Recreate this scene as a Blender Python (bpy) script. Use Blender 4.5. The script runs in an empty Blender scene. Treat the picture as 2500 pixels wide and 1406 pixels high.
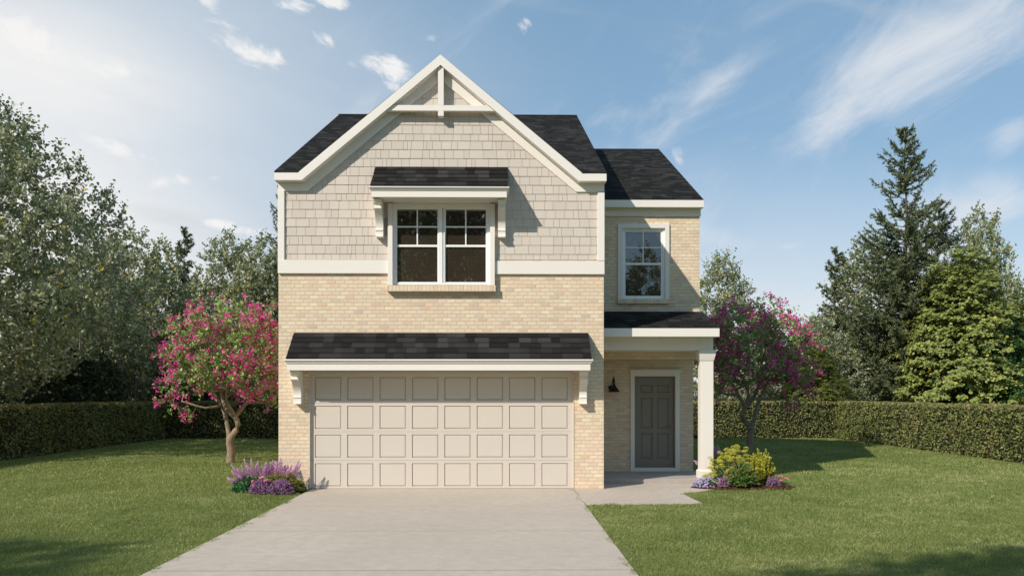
import bpy, bmesh, math, random
import numpy as np
from mathutils import Vector, noise as mnoise
PI = math.pi
sc = bpy.context.scene
COL = sc.collection
# ------------------------------------------------------------ survey: the measured camera, used to turn sightings into metres
CAM = (0.0, -15.5, 1.79); YAW = 0.0124; F = 2015.0; HZ = 960.0
def W(px, py, Y):
    u = (px - 1250.0) / F
    dx = math.sin(YAW) + u * math.cos(YAW); dy = math.cos(YAW) - u * math.sin(YAW)
    t = (Y - CAM[1]) / dy
    return t * dx, CAM[2] + t * (HZ - py) / F
def WX(px, Y): return W(px, 960, Y)[0]
def WZ(py, Y, px=1225): return W(px, py, Y)[1]
def G(px, py):                      # a point of the ground
    t = CAM[2] * F / (py - HZ); u = (px - 1250.0) / F
    return t * (math.sin(YAW) + u * math.cos(YAW)), CAM[1] + t * (math.cos(YAW) - u * math.sin(YAW))
# ------------------------------------------------------------ objects
def empty(name, loc=(0, 0, 0), rz=0.0, parent=None):
    o = bpy.data.objects.new(name, None); COL.objects.link(o)
    o.location = loc; o.rotation_euler = (0, 0, rz); o.empty_display_size = .2
    if parent: o.parent = parent
    return o
def tag(o, label=None, cat=None, group=None, kind=None):
    if label: o['label'] = label
    if cat: o['category'] = cat
    if group: o['group'] = group
    if kind: o['kind'] = kind
    return o
def obj(name, me, mat=None, parent=None, loc=None):
    o = bpy.data.objects.new(name, me); COL.objects.link(o)
    if mat and not me.materials: me.materials.append(mat)
    if parent: o.parent = parent
    if loc: o.location = loc
    return o
def copy_tree(o, parent=None):
    c = o.copy(); COL.objects.link(c)
    if parent: c.parent = parent
    for ch in list(o.children): copy_tree(ch, c)
    return c
class MB:
    def __init__(s): s.v = []; s.f = []; s.var = []
    def add(s, vs, fs, var=None):
        b = len(s.v); s.v += [tuple(map(float, p)) for p in vs]; s.f += [tuple(b + i for i in f) for f in fs]
        s.var += [var if var is not None else 0.5] * len(fs); return s
    def box(s, x0, x1, y0, y1, z0, z1, var=None):
        if x0 > x1: x0, x1 = x1, x0
        if y0 > y1: y0, y1 = y1, y0
        if z0 > z1: z0, z1 = z1, z0
        return s.add([(x0,y0,z0),(x1,y0,z0),(x1,y1,z0),(x0,y1,z0),(x0,y0,z1),(x1,y0,z1),(x1,y1,z1),(x0,y1,z1)],
              [(0,3,2,1),(4,5,6,7),(0,1,5,4),(1,2,6,5),(2,3,7,6),(3,0,4,7)], var)
    def prism(s, poly, a0, a1, axis='y', var=None):      # poly in the two other axes
        n = len(poly)
        def P(p, a): return (p[0], a, p[1]) if axis == 'y' else ((a, p[0], p[1]) if axis == 'x' else (p[0], p[1], a))
        vs = [P(p, a0) for p in poly] + [P(p, a1) for p in poly]
        fs = [tuple(range(n)), tuple(range(2*n-1, n-1, -1))] + [(i, (i+1) % n, n+(i+1) % n, n+i) for i in range(n)]
        return s.add(vs, fs, var)
    def tube(s, pts, rads, n=8, cap=True, var=None):
        pts = [Vector(p) for p in pts]; rings = []
        ref = Vector((0.31, .2, 1)).normalized()
        base = len(s.v)
        for i, p in enumerate(pts):
            d = (pts[min(i+1, len(pts)-1)] - pts[max(i-1, 0)])
            d = d.normalized() if d.length > 1e-9 else Vector((0,0,1))
            a = d.cross(ref)
            if a.length < 1e-3: a = d.cross(Vector((1,0,0)))
            a.normalize(); b = d.cross(a)
            for k in range(n):
                t = 2*PI*k/n; s.v.append(tuple(p + (a*math.cos(t) + b*math.sin(t))*rads[i]))
        for i in range(len(pts)-1):
            for k in range(n):
                s.f.append((base+i*n+k, base+i*n+(k+1) % n, base+(i+1)*n+(k+1) % n, base+(i+1)*n+k)); s.var.append(var if var is not None else .5)
        if cap:
            s.f.append(tuple(base+k for k in range(n))[::-1]); s.var.append(.5)
            s.f.append(tuple(base+(len(pts)-1)*n+k for k in range(n))); s.var.append(.5)
        return s
    def lathe(s, prof, cx, cy, n=20):      # prof: (r, z)
        base = len(s.v)
        for r, z in prof:
            for k in range(n):
                t = 2*PI*k/n; s.v.append((cx + r*math.cos(t), cy + r*math.sin(t), z))
        for i in range(len(prof)-1):
            for k in range(n):
                s.f.append((base+i*n+k, base+i*n+(k+1) % n, base+(i+1)*n+(k+1) % n, base+(i+1)*n+k)); s.var.append(.5)
        return s
    def mesh(s, name, fix=True):
        me = bpy.data.meshes.new(name); me.from_pydata(s.v, [], s.f); me.update()
        if fix:
            bm = bmesh.new(); bm.from_mesh(me); bmesh.ops.recalc_face_normals(bm, faces=bm.faces); bm.to_mesh(me); bm.free()
        at = me.attributes.new('var', 'FLOAT', 'FACE'); at.data.foreach_set('value', np.array(s.var, dtype=np.float32))
        uvs(me); return me
    def build(s, name, mat, parent=None, bevel=0, smooth=False, fix=True):
        me = s.mesh(name, fix); o = obj(name, me, mat, parent)
        if smooth: me.polygons.foreach_set('use_smooth', [True]*len(me.polygons))
        if bevel:
            m = o.modifiers.new('Bevel', 'BEVEL'); m.width = bevel; m.segments = 2; m.limit_method = 'ANGLE'
        return o
def uvs(me):                               # metres along each face: u level, v up the slope
    if me.uv_layers.get('UV') is None: me.uv_layers.new(name='UV')
    uv = me.uv_layers['UV'].data
    for p in me.polygons:
        n = p.normal
        if abs(n.z) > .98 or n.length < .1: h = Vector((1,0,0)); v = Vector((0,1,0))
        else:
            h = Vector((0,0,1)).cross(n).normalized(); v = n.cross(h)
            if v.z < 0: v = -v
            if h.x + h.y*.5 < 0: h = -h
        for li in p.loop_indices:
            c = me.vertices[me.loops[li].vertex_index].co; uv[li].uv = (c.dot(h), c.dot(v))
def fastmesh(name, verts, nper, var):      # many separate n-gons, verts (N*nper,3)
    me = bpy.data.meshes.new(name); V = verts.reshape(-1, 3).astype(np.float32); nf = len(V)//nper
    me.vertices.add(len(V)); me.vertices.foreach_set('co', V.ravel())
    me.loops.add(len(V)); me.loops.foreach_set('vertex_index', np.arange(len(V), dtype=np.int32))
    me.polygons.add(nf); me.polygons.foreach_set('loop_start', np.arange(0, len(V), nper, dtype=np.int32))
    me.polygons.foreach_set('loop_total', np.full(nf, nper, dtype=np.int32))
    me.update(calc_edges=True)
    at = me.attributes.new('var', 'FLOAT', 'FACE'); at.data.foreach_set('value', np.asarray(var, dtype=np.float32))
    return me
# ------------------------------------------------------------ materials
class N:
    def __init__(s, name):
        s.m = bpy.data.materials.new(name); s.m.use_nodes = True; s.t = s.m.node_tree
        s.b = s.t.nodes['Principled BSDF']; s.out = s.t.nodes['Material Output']
    def n(s, typ, **kw):
        x = s.t.nodes.new('ShaderNode' + typ)
        for k, v in kw.items():
            if k.startswith('i_'):
                key = k[2:]; key = int(key) if key.isdigit() else key.replace('_', ' ')
                s.put(x.inputs[key], v)
            else: setattr(x, k, v)
        return x
    def put(s, sock, v):
        if hasattr(v, 'default_value') or isinstance(v, bpy.types.NodeSocket): s.t.links.new(v, sock)
        else: sock.default_value = v
    def math(s, op, a, b=0.0, c=None, clamp=False):
        x = s.n('Math', operation=op, use_clamp=clamp); s.put(x.inputs[0], a); s.put(x.inputs[1], b)
        if c is not None: s.put(x.inputs[2], c)
        return x.outputs[0]
    def ramp(s, fac, stops, interp='LINEAR'):
        r = s.n('ValToRGB'); s.put(r.inputs[0], fac); cr = r.color_ramp; cr.interpolation = interp
        while len(cr.elements) < len(stops): cr.elements.new(.5)
        for e, (p, c) in zip(cr.elements, stops): e.position = p; e.color = (*c, 1) if len(c) == 3 else c
        return r.outputs[0]
    def noise(s, vec, scale, detail=4, rough=.5, dist=0.0):
        x = s.n('TexNoise'); x.inputs['Scale'].default_value = scale; x.inputs['Detail'].default_value = detail
        x.inputs['Roughness'].default_value = rough; x.inputs['Distortion'].default_value = dist
        if vec is not None: s.put(x.inputs['Vector'], vec)
        return x.outputs['Fac']
    def mix(s, fac, a, b, mode='MIX'):
        x = s.n('Mix', data_type='RGBA', blend_type=mode); s.put(x.inputs[0], fac)
        for k, v in ((6, a), (7, b)): s.put(x.inputs[k], (*v, 1) if isinstance(v, tuple) and len(v) == 3 else v)
        return x.outputs[2]
    def uv(s): return s.n('UVMap', uv_map='UV').outputs[0]
    def var(s): return s.n('Attribute', attribute_name='var').outputs['Fac']
    def pos(s): return s.n('TexCoord').outputs['Object']
    def bump(s, h, strength=.3, dist=.01):
        x = s.n('Bump', i_Strength=strength, i_Distance=dist, i_Height=h); s.put(s.b.inputs['Normal'], x.outputs[0])
    def fin(s, color=None, rough=None, spec=None, metal=None):
        if color is not None: s.put(s.b.inputs['Base Color'], (*color, 1) if isinstance(color, tuple) and len(color) == 3 else color)
        if rough is not None: s.put(s.b.inputs['Roughness'], rough)
        if spec is not None: s.b.inputs['Specular IOR Level'].default_value = spec
        if metal is not None: s.b.inputs['Metallic'].default_value = metal
        return s.m
M = {}
def paint(name, col, rough=.5, var=.05, spec=.35):
    k = N(name); p = k.pos()
    n1 = k.noise(p, 1.7, 3); n2 = k.noise(p, 60, 3)
    f = k.math('ADD', k.math('MULTIPLY', n1, .7), k.math('MULTIPLY', n2, .3))
    c = k.mix(f, tuple(x*(1-var) for x in col), tuple(min(1, x*(1+var)) for x in col))
    k.bump(n2, .06, .004)
    return k.fin(c, rough, spec)
M['trim'] = paint('cream_white_trim_paint', (.805,.755,.69), .5, .03)
M['frame'] = paint('white_vinyl_frame', (.86,.85,.83), .35, .02)
M['door_grey'] = paint('entry_door_grey_brown_paint', (.225,.203,.168), .45, .05)
M['dark_metal'] = paint('dark_bronze_metal', (.018,.016,.014), .4, .1)
M['handle'] = paint('brushed_metal_handle', (.22,.21,.2), .3, .05); M['handle'].node_tree.nodes['Principled BSDF'].inputs['Metallic'].default_value = .8
M['lens'] = paint('lamp_inside_white', (.6,.58,.52), .5, .03)
M['garage'] = paint('garage_door_beige_paint', (.62,.558,.487), .5, .025)
def siding_mat():
    k = N('beige_shake_siding'); p = k.pos()
    n1 = k.noise(p, 1.3, 3); n2 = k.noise(p, 90, 4, .7)
    c = k.ramp(k.var(), [(0, (.59,.52,.45)), (.5, (.62,.547,.472)), (1, (.65,.575,.497))])
    c = k.mix(k.math('MULTIPLY', n1, .35), c, (.565,.495,.42))
    c = k.mix(k.math('MULTIPLY', k.math('GREATER_THAN', n2, .66), .3), c, (.80,.75,.68))
    k.bump(n2, .25, .004)
    return k.fin(c, .75, .25)
M['siding'] = siding_mat()
M['siding_gap'] = paint('siding_joint', (.42,.36,.30), .8, .05)
def brick_mat(name, L=.167, H=.0697, vertical=False):
    k = N(name); sx = k.n('SeparateXYZ'); k.put(sx.inputs[0], k.uv()); u, v = sx.outputs[0], sx.outputs[1]
    if vertical: L, H = .0697, 4.0
    wob = k.noise(k.uv(), 14, 2); wob = k.math('MULTIPLY', k.math('SUBTRACT', wob, .5), .006)
    vv = k.math('DIVIDE', k.math('ADD', v, wob), H); row = k.math('FLOOR', vv)
    rn = k.n('TexWhiteNoise', noise_dimensions='1D'); k.put(rn.inputs['W'], row)
    off = k.math('ADD', k.math('MULTIPLY', k.math('MODULO', k.math('ADD', row, 1000.0), 2.0), .5), k.math('MULTIPLY', rn.outputs[0], .22))
    uu = k.math('ADD', k.math('DIVIDE', k.math('ADD', u, wob), L), off); colm = k.math('FLOOR', uu)
    fu = k.math('SUBTRACT', uu, colm); fv = k.math('SUBTRACT', vv, row)
    du = k.math('MULTIPLY', k.math('MINIMUM', fu, k.math('SUBTRACT', 1.0, fu)), L)
    dv = k.math('MULTIPLY', k.math('MINIMUM', fv, k.math('SUBTRACT', 1.0, fv)), H)
    d = k.math('MINIMUM', du, dv)
    mr = k.n('MapRange', interpolation_type='SMOOTHSTEP'); k.put(mr.inputs[0], d); mr.inputs[1].default_value = .0045; mr.inputs[2].default_value = .0075
    mask = mr.outputs[0]
    cv = k.n('CombineXYZ'); k.put(cv.inputs[0], colm); k.put(cv.inputs[1], row)
    wn = k.n('TexWhiteNoise', noise_dimensions='2D'); k.put(wn.inputs['Vector'], cv.outputs[0])
    c = k.ramp(wn.outputs[0], [(0, (.575,.47,.33)), (.16, (.70,.60,.40)), (.34, (.685,.53,.365)), (.5, (.71,.60,.425)), (.66, (.645,.51,.35)), (.8, (.745,.66,.455)), (.93, (.665,.49,.34)), (1, (.54,.43,.31))])
    c = k.mix(1.0, c, (1.20, 1.145, 1.15), 'MULTIPLY')
    n1 = k.noise(k.uv(), 16, 5, .65)
    c = k.mix(k.ramp(n1, [(.5, (0,0,0)), (.74, (.6,.6,.6))]), c, (.68,.42,.27))
    n2 = k.noise(k.uv(), 75, 4, .7)
    c = k.mix(k.ramp(n2, [(.5, (0,0,0)), (.8, (.6,.6,.6))]), c, (.44,.34,.23))
    n3 = k.noise(k.uv(), .8, 2)
    c = k.mix(k.math('MULTIPLY', n3, .16), c, (.50,.42,.29))
    mort = k.mix(n1, (.54,.49,.43), (.66,.61,.54))
    c = k.mix(mask, mort, c)
    h = k.math('ADD', k.math('MULTIPLY', mask, .8), k.math('MULTIPLY', n2, .3))
    k.bump(h, .8, .012)
    return k.fin(c, .85, .2)
M['brick'] = brick_mat('buff_brick')
M['brick_sill'] = brick_mat('buff_brick_rowlock', vertical=True)
def shingle_mat(name, use_var=False):
    k = N(name); sx = k.n('SeparateXYZ'); k.put(sx.inputs[0], k.uv()); u, v = sx.outputs[0], sx.outputs[1]
    H = .15
    vv = k.math('DIVIDE', v, H); row = k.math('FLOOR', k.math('MULTIPLY', k.var(), 100.0)) if use_var else k.math('FLOOR', vv); fv = k.math('ADD', .5, 0.0) if use_var else k.math('SUBTRACT', vv, row)
    rn = k.n('TexWhiteNoise', noise_dimensions='1D'); k.put(rn.inputs['W'], row)
    uu = k.math('ADD', k.math('DIVIDE', u, .19 if use_var else .21), k.math('MULTIPLY', rn.outputs[0], 7.0))
    # tapered tab sides
    uu = k.math('ADD', uu, k.math('MULTIPLY', fv, k.math('MULTIPLY', k.math('SUBTRACT', rn.outputs[0], .5), .25)))
    wb = k.n('TexNoise', noise_dimensions='1D'); k.put(wb.inputs['W'], k.math('ADD', uu, k.math('MULTIPLY', row, 17.3))); wb.inputs['Scale'].default_value = .9
    uu = k.math('ADD', uu, k.math('MULTIPLY', wb.outputs['Fac'], 1.1))
    colm = k.math('FLOOR', uu)
    cv = k.n('CombineXYZ'); k.put(cv.inputs[0], colm); k.put(cv.inputs[1], row)
    wn = k.n('TexWhiteNoise', noise_dimensions='2D'); k.put(wn.inputs['Vector'], cv.outputs[0])
    c = k.ramp(wn.outputs[0], [(0, (.013,.0125,.012)), (.4, (.020,.0193,.0185)), (.65, (.032,.031,.030)), (.9, (.040,.0387,.0375)), (1, (.058,.056,.0545))])
    n = k.noise(k.uv(), 190, 2, .8)
    c = k.mix(k.math('MULTIPLY', n, .4), c, (.034,.031,.028))
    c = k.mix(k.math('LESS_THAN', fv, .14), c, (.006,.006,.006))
    edge = k.n('MapRange'); k.put(edge.inputs[0], fv); edge.inputs[1].default_value = 0; edge.inputs[2].default_value = .12
    h = k.math('SUBTRACT', 1.0, fv)
    h = k.math('ADD', h, k.math('MULTIPLY', n, .25))
    k.bump(h, .8, .012)
    return k.fin(c, .95, .04)
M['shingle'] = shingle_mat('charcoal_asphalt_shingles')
M['awning'] = shingle_mat('charcoal_awning_shingles', True)
def concrete(name, c1, c2, joints=False):
    k = N(name); p = k.pos()
    n1 = k.noise(p, .45, 4, .6, .6); n2 = k.noise(p, 6, 5, .65); n3 = k.noise(p, 140, 3, .8)
    c = k.mix(k.ramp(n1, [(.3, (0,0,0)), (.7, (1,1,1))]), c1, c2)
    c = k.mix(k.ramp(n2, [(.38, (.45,.45,.45)), (.6, (0,0,0))]), c, tuple(x*.82 for x in c1))
    n4 = k.noise(p, 28, 4, .7)
    c = k.mix(k.ramp(n4, [(.36, (.3,.3,.3)), (.56, (0,0,0))]), c, tuple(x*.78 for x in c1))
    c = k.mix(k.ramp(n3, [(.38, (.5,.5,.5)), (.5, (0,0,0))]), c, tuple(x*.66 for x in c1))
    c = k.mix(k.ramp(n3, [(.6, (0,0,0)), (.75, (.4,.4,.4))]), c, tuple(min(1, x*1.25) for x in c2))
    st = k.noise(p, 2.3, 5, .75, 1.2)
    c = k.mix(k.ramp(st, [(.62, (0,0,0)), (.8, (.25,.25,.25))]), c, (.30,.24,.19))
    k.bump(k.math('ADD', k.math('MULTIPLY', n2, .5), n3), .22, .006)
    return k.fin(c, .85, .2)
M['concrete'] = concrete('driveway_concrete', (.53,.45,.37), (.615,.53,.44))
M['concrete2'] = concrete('porch_concrete', (.42,.38,.345), (.48,.43,.39))
M['joint'] = paint('expansion_joint', (.10,.09,.08), .9, .1)
def glass_mat():
    k = N('dark_window_glass'); p = k.pos()
    n = k.noise(p, .7, 2)
    k.bump(n, .02, .01)
    k.fin((.040,.031,.021), .012, .5); k.b.inputs['IOR'].default_value = 2.3
    return k.m
M['glass'] = glass_mat()
def leaf(name, stops, rough=.5, trans=.35, spec=.3, tcol=None, bright=1.0):
    k = N(name)
    c = k.ramp(k.var(), [(p, tuple(x*bright for x in q)) for p, q in stops])
    tr = k.n('BsdfTranslucent'); k.put(tr.inputs[0], k.mix(.5, c, tuple(x*bright for x in (tcol or stops[len(stops)//2][1]))))
    k.fin(c, rough, spec)
    mx = k.n('MixShader'); mx.inputs[0].default_value = trans
    k.t.links.new(k.b.outputs[0], mx.inputs[1]); k.t.links.new(tr.outputs[0], mx.inputs[2]); k.t.links.new(mx.outputs[0], k.out.inputs[0])
    return k.m
M['aspen'] = leaf('aspen_leaves', [(0, (.048,.062,.024)), (.35, (.090,.108,.046)), (.62, (.13,.145,.07)), (.77, (.23,.24,.15)), (.975, (.31,.31,.23)), (.985, (.42,.28,.03)), (1, (.42,.28,.03))],   .6, .38, .15, bright=2.2)
M['lime'] = leaf('lime_green_leaves', [(0, (.10,.132,.03)), (.5, (.165,.195,.052)), (.92, (.245,.26,.085)), (.985, (.30,.30,.07)), (1, (.5,.36,.03))], .5, .35, bright=1.6)
M['deep'] = leaf('deep_green_leaves', [(0, (.02,.05,.012)), (.5, (.035,.09,.02)), (1, (.07,.15,.035))], .4, .3, bright=1.5)
M['dark'] = leaf('dark_evergreen_leaves', [(0, (.012,.022,.01)), (.5, (.022,.036,.014)), (1, (.04,.055,.022))], .5, .15, bright=2.0)
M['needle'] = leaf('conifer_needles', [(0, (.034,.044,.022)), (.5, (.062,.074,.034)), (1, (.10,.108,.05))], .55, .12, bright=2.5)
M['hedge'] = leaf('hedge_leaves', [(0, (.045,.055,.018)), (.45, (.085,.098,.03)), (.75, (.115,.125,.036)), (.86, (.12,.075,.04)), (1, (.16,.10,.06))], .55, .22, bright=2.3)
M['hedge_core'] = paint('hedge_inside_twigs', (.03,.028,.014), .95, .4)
M['bark_pale'] = paint('pale_bark', (.42,.39,.35), .9, .35)
M['bark_dark'] = paint('dark_bark', (.10,.075,.055), .95, .35)
def bark_mat():
    k = N('tan_smooth_bark'); p = k.pos()
    n1 = k.noise(p, 9, 5, .7, .5); n2 = k.noise(p, 45, 4, .7)
    c = k.ramp(n1, [(.3, (.20,.15,.105)), (.5, (.33,.255,.185)), (.7, (.46,.37,.28))])
    c = k.mix(k.ramp(n2, [(.4, (.6,.6,.6)), (.6, (0,0,0))]), c, (.15,.10,.065))
    k.bump(k.math('ADD', n1, k.math('MULTIPLY', n2, .5)), .7, .02)
    return k.fin(c, .9, .2)
M['bark_tan'] = bark_mat()
M['pink_leaf'] = leaf('flowering_tree_leaves', [(0, (.05,.10,.02)), (.5, (.12,.19,.05)), (1, (.24,.30,.11))], .4, .35, bright=2.2)
M['magenta'] = leaf('magenta_blossoms', [(0, (.50,.02,.20)), (.5, (.72,.05,.32)), (1, (.86,.17,.50))], .5, .3, bright=1.12)
M['grass'] = leaf('lawn_grass_blades', [(0, (.085,.108,.030)), (.4, (.122,.148,.043)), (.72, (.158,.180,.058)), (.88, (.215,.22,.09)), (1, (.30,.28,.15))], .5, .4, .3, bright=2.1)
def soil():
    k = N('lawn_soil'); p = k.pos()
    n1 = k.noise(p, .35, 4, .6); n2 = k.noise(p, 30, 4, .7)
    c = k.mix(n1, (.12,.16,.045), (.15,.19,.055)); c = k.mix(n2, c, (.17,.18,.065))
    k.bump(n2, .5, .03)
    return k.fin(c, .95, .1)
M['soil'] = soil()
M['lav'] = leaf('lavender_flowers', [(0, (.26,.11,.25)), (.5, (.38,.19,.36)), (1, (.52,.31,.50))], .6, .3)
M['astilbe'] = leaf('pink_spike_flowers', [(0, (.44,.15,.38)), (.45, (.62,.29,.55)), (.75, (.78,.52,.72)), (1, (.90,.80,.86))], .6, .3, bright=1.05)
M['stem'] = leaf('green_stems', [(0, (.04,.085,.03)), (.5, (.075,.13,.045)), (1, (.13,.19,.07))], .6, .3, bright=1.3)
M['bluegreen'] = leaf('bluish_green_leaves', [(0, (.014,.07,.025)), (.5, (.03,.11,.04)), (1, (.07,.17,.06))], .45, .3, bright=1.5)
M['greyleaf'] = leaf('grey_green_leaves', [(0, (.06,.09,.045)), (.5, (.13,.17,.09)), (1, (.26,.31,.20))], .6, .3, bright=1.2)
M['heath'] = leaf('heath_sprigs', [(0, (.03,.085,.015)), (.6, (.065,.13,.028)), (.88, (.12,.15,.04)), (1, (.26,.15,.05))], .6, .3, bright=1.8)
M['heath2'] = leaf('golden_heath_sprigs', [(0, (.05,.09,.015)), (.5, (.11,.14,.03)), (.85, (.18,.175,.04)), (1, (.27,.15,.04))], .6, .3, bright=1.6)
M['gold'] = leaf('golden_sprigs', [(0, (.13,.14,.015)), (.5, (.34,.32,.03)), (1, (.50,.46,.07))], .6, .35, bright=1.3)
M['euph'] = leaf('yellow_green_flower_heads', [(0, (.30,.28,.02)), (.5, (.52,.48,.05)), (1, (.66,.62,.12))], .6, .35, bright=1.2)
M['violet'] = leaf('pale_violet_petals', [(0, (.36,.28,.62)), (.5, (.50,.42,.74)), (.8, (.62,.54,.80)), (1, (.66,.38,.70))], .6, .3)
M['coral'] = leaf('coral_pink_petals', [(0, (.70,.10,.16)), (.5, (.82,.20,.26)), (1, (.88,.36,.40))], .6, .3)
M['mulch'] = leaf('brown_mulch_chips', [(0, (.07,.028,.014)), (.5, (.14,.06,.032)), (1, (.22,.11,.06))], .9, .0)
SKY_SAT = 0.78; SKY_VAL = 1.0; SUN_E = 4.6; EXPO = 0.0
# ------------------------------------------------------------ the house
house = empty('brick_house', (0, 0, 0))
tag(house, 'two storey buff brick house with beige shake gable, charcoal roofs and double garage', 'house')
T = .0
YM = 0.0; YU = 1.92; YR = 2.5
XL = WX(680, 0); XR = WX(1474, 0); XE = 4.19
def wall_holes(name, x0, x1, z0, z1, y, thick, holes, mat, parent):
    xs = sorted({x0, x1, *[h[0] for h in holes], *[h[1] for h in holes]}); zs = sorted({z0, z1, *[h[2] for h in holes], *[h[3] for h in holes]})
    bm = bmesh.new(); vv = {}
    def g(i, j):
        if (i, j) not in vv: vv[(i, j)] = bm.verts.new((xs[i], y, zs[j]))
        return vv[(i, j)]
    fs = []
    for i in range(len(xs)-1):
        for j in range(len(zs)-1):
            cx = (xs[i]+xs[i+1])/2; cz = (zs[j]+zs[j+1])/2
            if any(h[0] < cx < h[1] and h[2] < cz < h[3] for h in holes): continue
            fs.append(bm.faces.new((g(i, j), g(i+1, j), g(i+1, j+1), g(i, j+1))))
    r = bmesh.ops.extrude_face_region(bm, geom=fs)
    bmesh.ops.translate(bm, vec=(0, thick, 0), verts=[e for e in r['geom'] if isinstance(e, bmesh.types.BMVert)])
    bmesh.ops.recalc_face_normals(bm, faces=bm.faces)
    me = bpy.data.meshes.new(name); bm.to_mesh(me); bm.free(); uvs(me)
    return obj(name, me, mat, parent)
# openings
gx0, gx1 = WX(755, 0), WX(1400.5, 0); gz1 = WZ(893, 0)
zb = WZ(668, 0)                     # bottom of band
wx0, wx1 = WX(948, 0), WX(1206.5, 0); wz0, wz1 = WZ(697, 0), WZ(500, 0)
eaveZ = WZ(420, -.22)
front = wall_holes('brick_wall', XL, XR, -.3, zb + .02, 0, .2, [(gx0, gx1, -.4, gz1), (wx0, wx1, wz0, zb + .3)], M['brick'], house)
# siding: boards of shakes hung course by course, cut to the gable
rows = [634.7, 621, 599.2, 577.3, 555.4, 534.3, 513, 491.4, 474.5, 452.8, 431.2, 409, 388.5, 367, 345.6, 329, 307, 285.6, 264, 242, 220.5, 199, 178]
rng = random.Random(5)
sid = MB()
pk = (WX(1075.4, -.05), WZ(150, -.05)); el = (WX(720, -.05), WZ(447, -.05)); er = (WX(1430, -.05), WZ(447, -.05))
for i in range(len(rows)-1):
    z0 = WZ(rows[i], 0); z1 = WZ(rows[i+1], 0)
    x = XL + .02 - rng.random()*.1
    while x < XR:
        w = rng.choice([.07, .10, .14, .16, .18, .19, .22, .24]) * rng.uniform(.9, 1.1)
        xa, xb = x, x + w - .005
        x += w
        if xb < XL + .01 or xa > XR - .01: continue
        xa = max(xa, XL + .01); xb = min(xb, XR - .01)
        cx = (xa + xb)/2
        if xa < wx1 and xb > wx0 and z0 < wz1:
            if cx < wx0: xb = min(xb, wx0)
            elif cx > wx1: xa = max(xa, wx1)
            else: continue
            if xb - xa < .01: continue
        lim = pk[1] - (pk[1]-el[1]) * (abs(cx - pk[0]) - .25) / (pk[0] - el[0])
        if z0 > max(lim, el[1] - .02): continue
        ty = -.015 + rng.uniform(-.002, .002); sl = rng.uniform(-.003, .003)
        sid.add([(xa, 0, z0+.003), (xb, 0, z0+.003+sl*0), (xb, ty, z0+.003), (xa, ty, z0+.003), (xa, 0, z1+.006), (xb, 0, z1+.006), (xb, -.006, z1+.006), (xa, -.006, z1+.006)],
                [(0,1,2,3), (3,2,6,7), (0,3,7,4), (1,5,6,2), (4,7,6,5)], rng.random())
siding = sid.build('shake_siding', M['siding'], house)
bmx = bmesh.new(); bmx.from_mesh(siding.data)
for s, e in ((-1, el), (1, er)):
    d = Vector((e[0]-pk[0], 0, e[1]-pk[1])); nrm = Vector((d.z, 0, -d.x)) * (1 if s < 0 else -1)
    if nrm.z < 0: nrm = -nrm
    bmesh.ops.bisect_plane(bmx, geom=bmx.verts[:]+bmx.edges[:]+bmx.faces[:], plane_co=(pk[0], 0, pk[1]), plane_no=nrm, clear_outer=True)
bmx.to_mesh(siding.data); bmx.free()
g = MB()                                # gable wall behind the shakes
zt = WZ(447, 0)
def wallpoly(xa, xb, za, zb_): g.box(xa, xb, .0005, .2, za, zb_)
g.prism([(XL, zb+.02), (wx0, zb+.02), (wx0, wz1), (wx1, wz1), (wx1, zb+.02), (XR, zb+.02), (XR, zt), (er[0], zt), (pk[0], pk[1]), (el[0], zt), (XL, zt)], .0008, .2)
g.build('gable_wall', M['siding_gap'], house)
# trim on the wall
yb = -.045
b = MB(); b.box(WX(678, yb), WX(694, yb), yb, .06, WZ(636, yb), WZ(466, yb)); b.build('corner_board', M['trim'], house, .004)
b = MB(); b.box(WX(1459.5, yb), WX(1476, yb), yb, .06, WZ(636, yb), WZ(468.7, yb)); b.build('corner_board', M['trim'], house, .004)
yb = -.05
b = MB(); b.box(WX(678, yb), WX(947, yb), yb, .08, WZ(668, yb), WZ(635, yb)); b.build('band_board', M['trim'], house, .004)
b = MB(); b.box(WX(1208.5, yb), WX(1476, yb), yb, .08, WZ(669, yb), WZ(637, yb)); b.build('band_board', M['trim'], house, .004)
# fascia, soffit and frieze of the gable
YF = -.22
top = [W(669.5, 420, YF), W(729, 420, YF), W(1075.4, 133.5, YF), W(1421, 422, YF), W(1481, 422, YF)]
bot = [W(669.5, 440, YF), W(736.5, 440, YF), W(1075.4, 159, YF), W(1413, 442.3, YF), W(1481, 442.3, YF)]
def strip(m, A, B, y0, y1):
    n = len(A)
    poly = list(A) + list(reversed(B))
    m.prism(poly, y0, y1)
    return m
m = MB(); strip(m, top, bot, YF, YF+.035); m.build('rake_fascia', M['trim'], house, .004)
m = MB(); sb = [(x, z-.0) for x, z in bot]; st = [(x, z+.03) for x, z in bot]
strip(m, st, [(x, z + .002) for x, z in sb], YF+.035, .0); m.build('soffit', M['trim'], house)
yf = -.04
ftop = [(x, z+.001) for x, z in bot]; ftop[0] = (WX(679, yf), ftop[0][1]); ftop[4] = (WX(1475.5, yf), ftop[4][1])
fb = [W(679, 466, yf), W(750, 466, yf), W(1075.4, 195.4, yf), W(1406.5, 468.5, yf), W(1475.5, 468.5, yf)]
m = MB(); strip(m, ftop, fb, yf, .0); m.build('frieze_board', M['trim'], house, .003)
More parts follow.
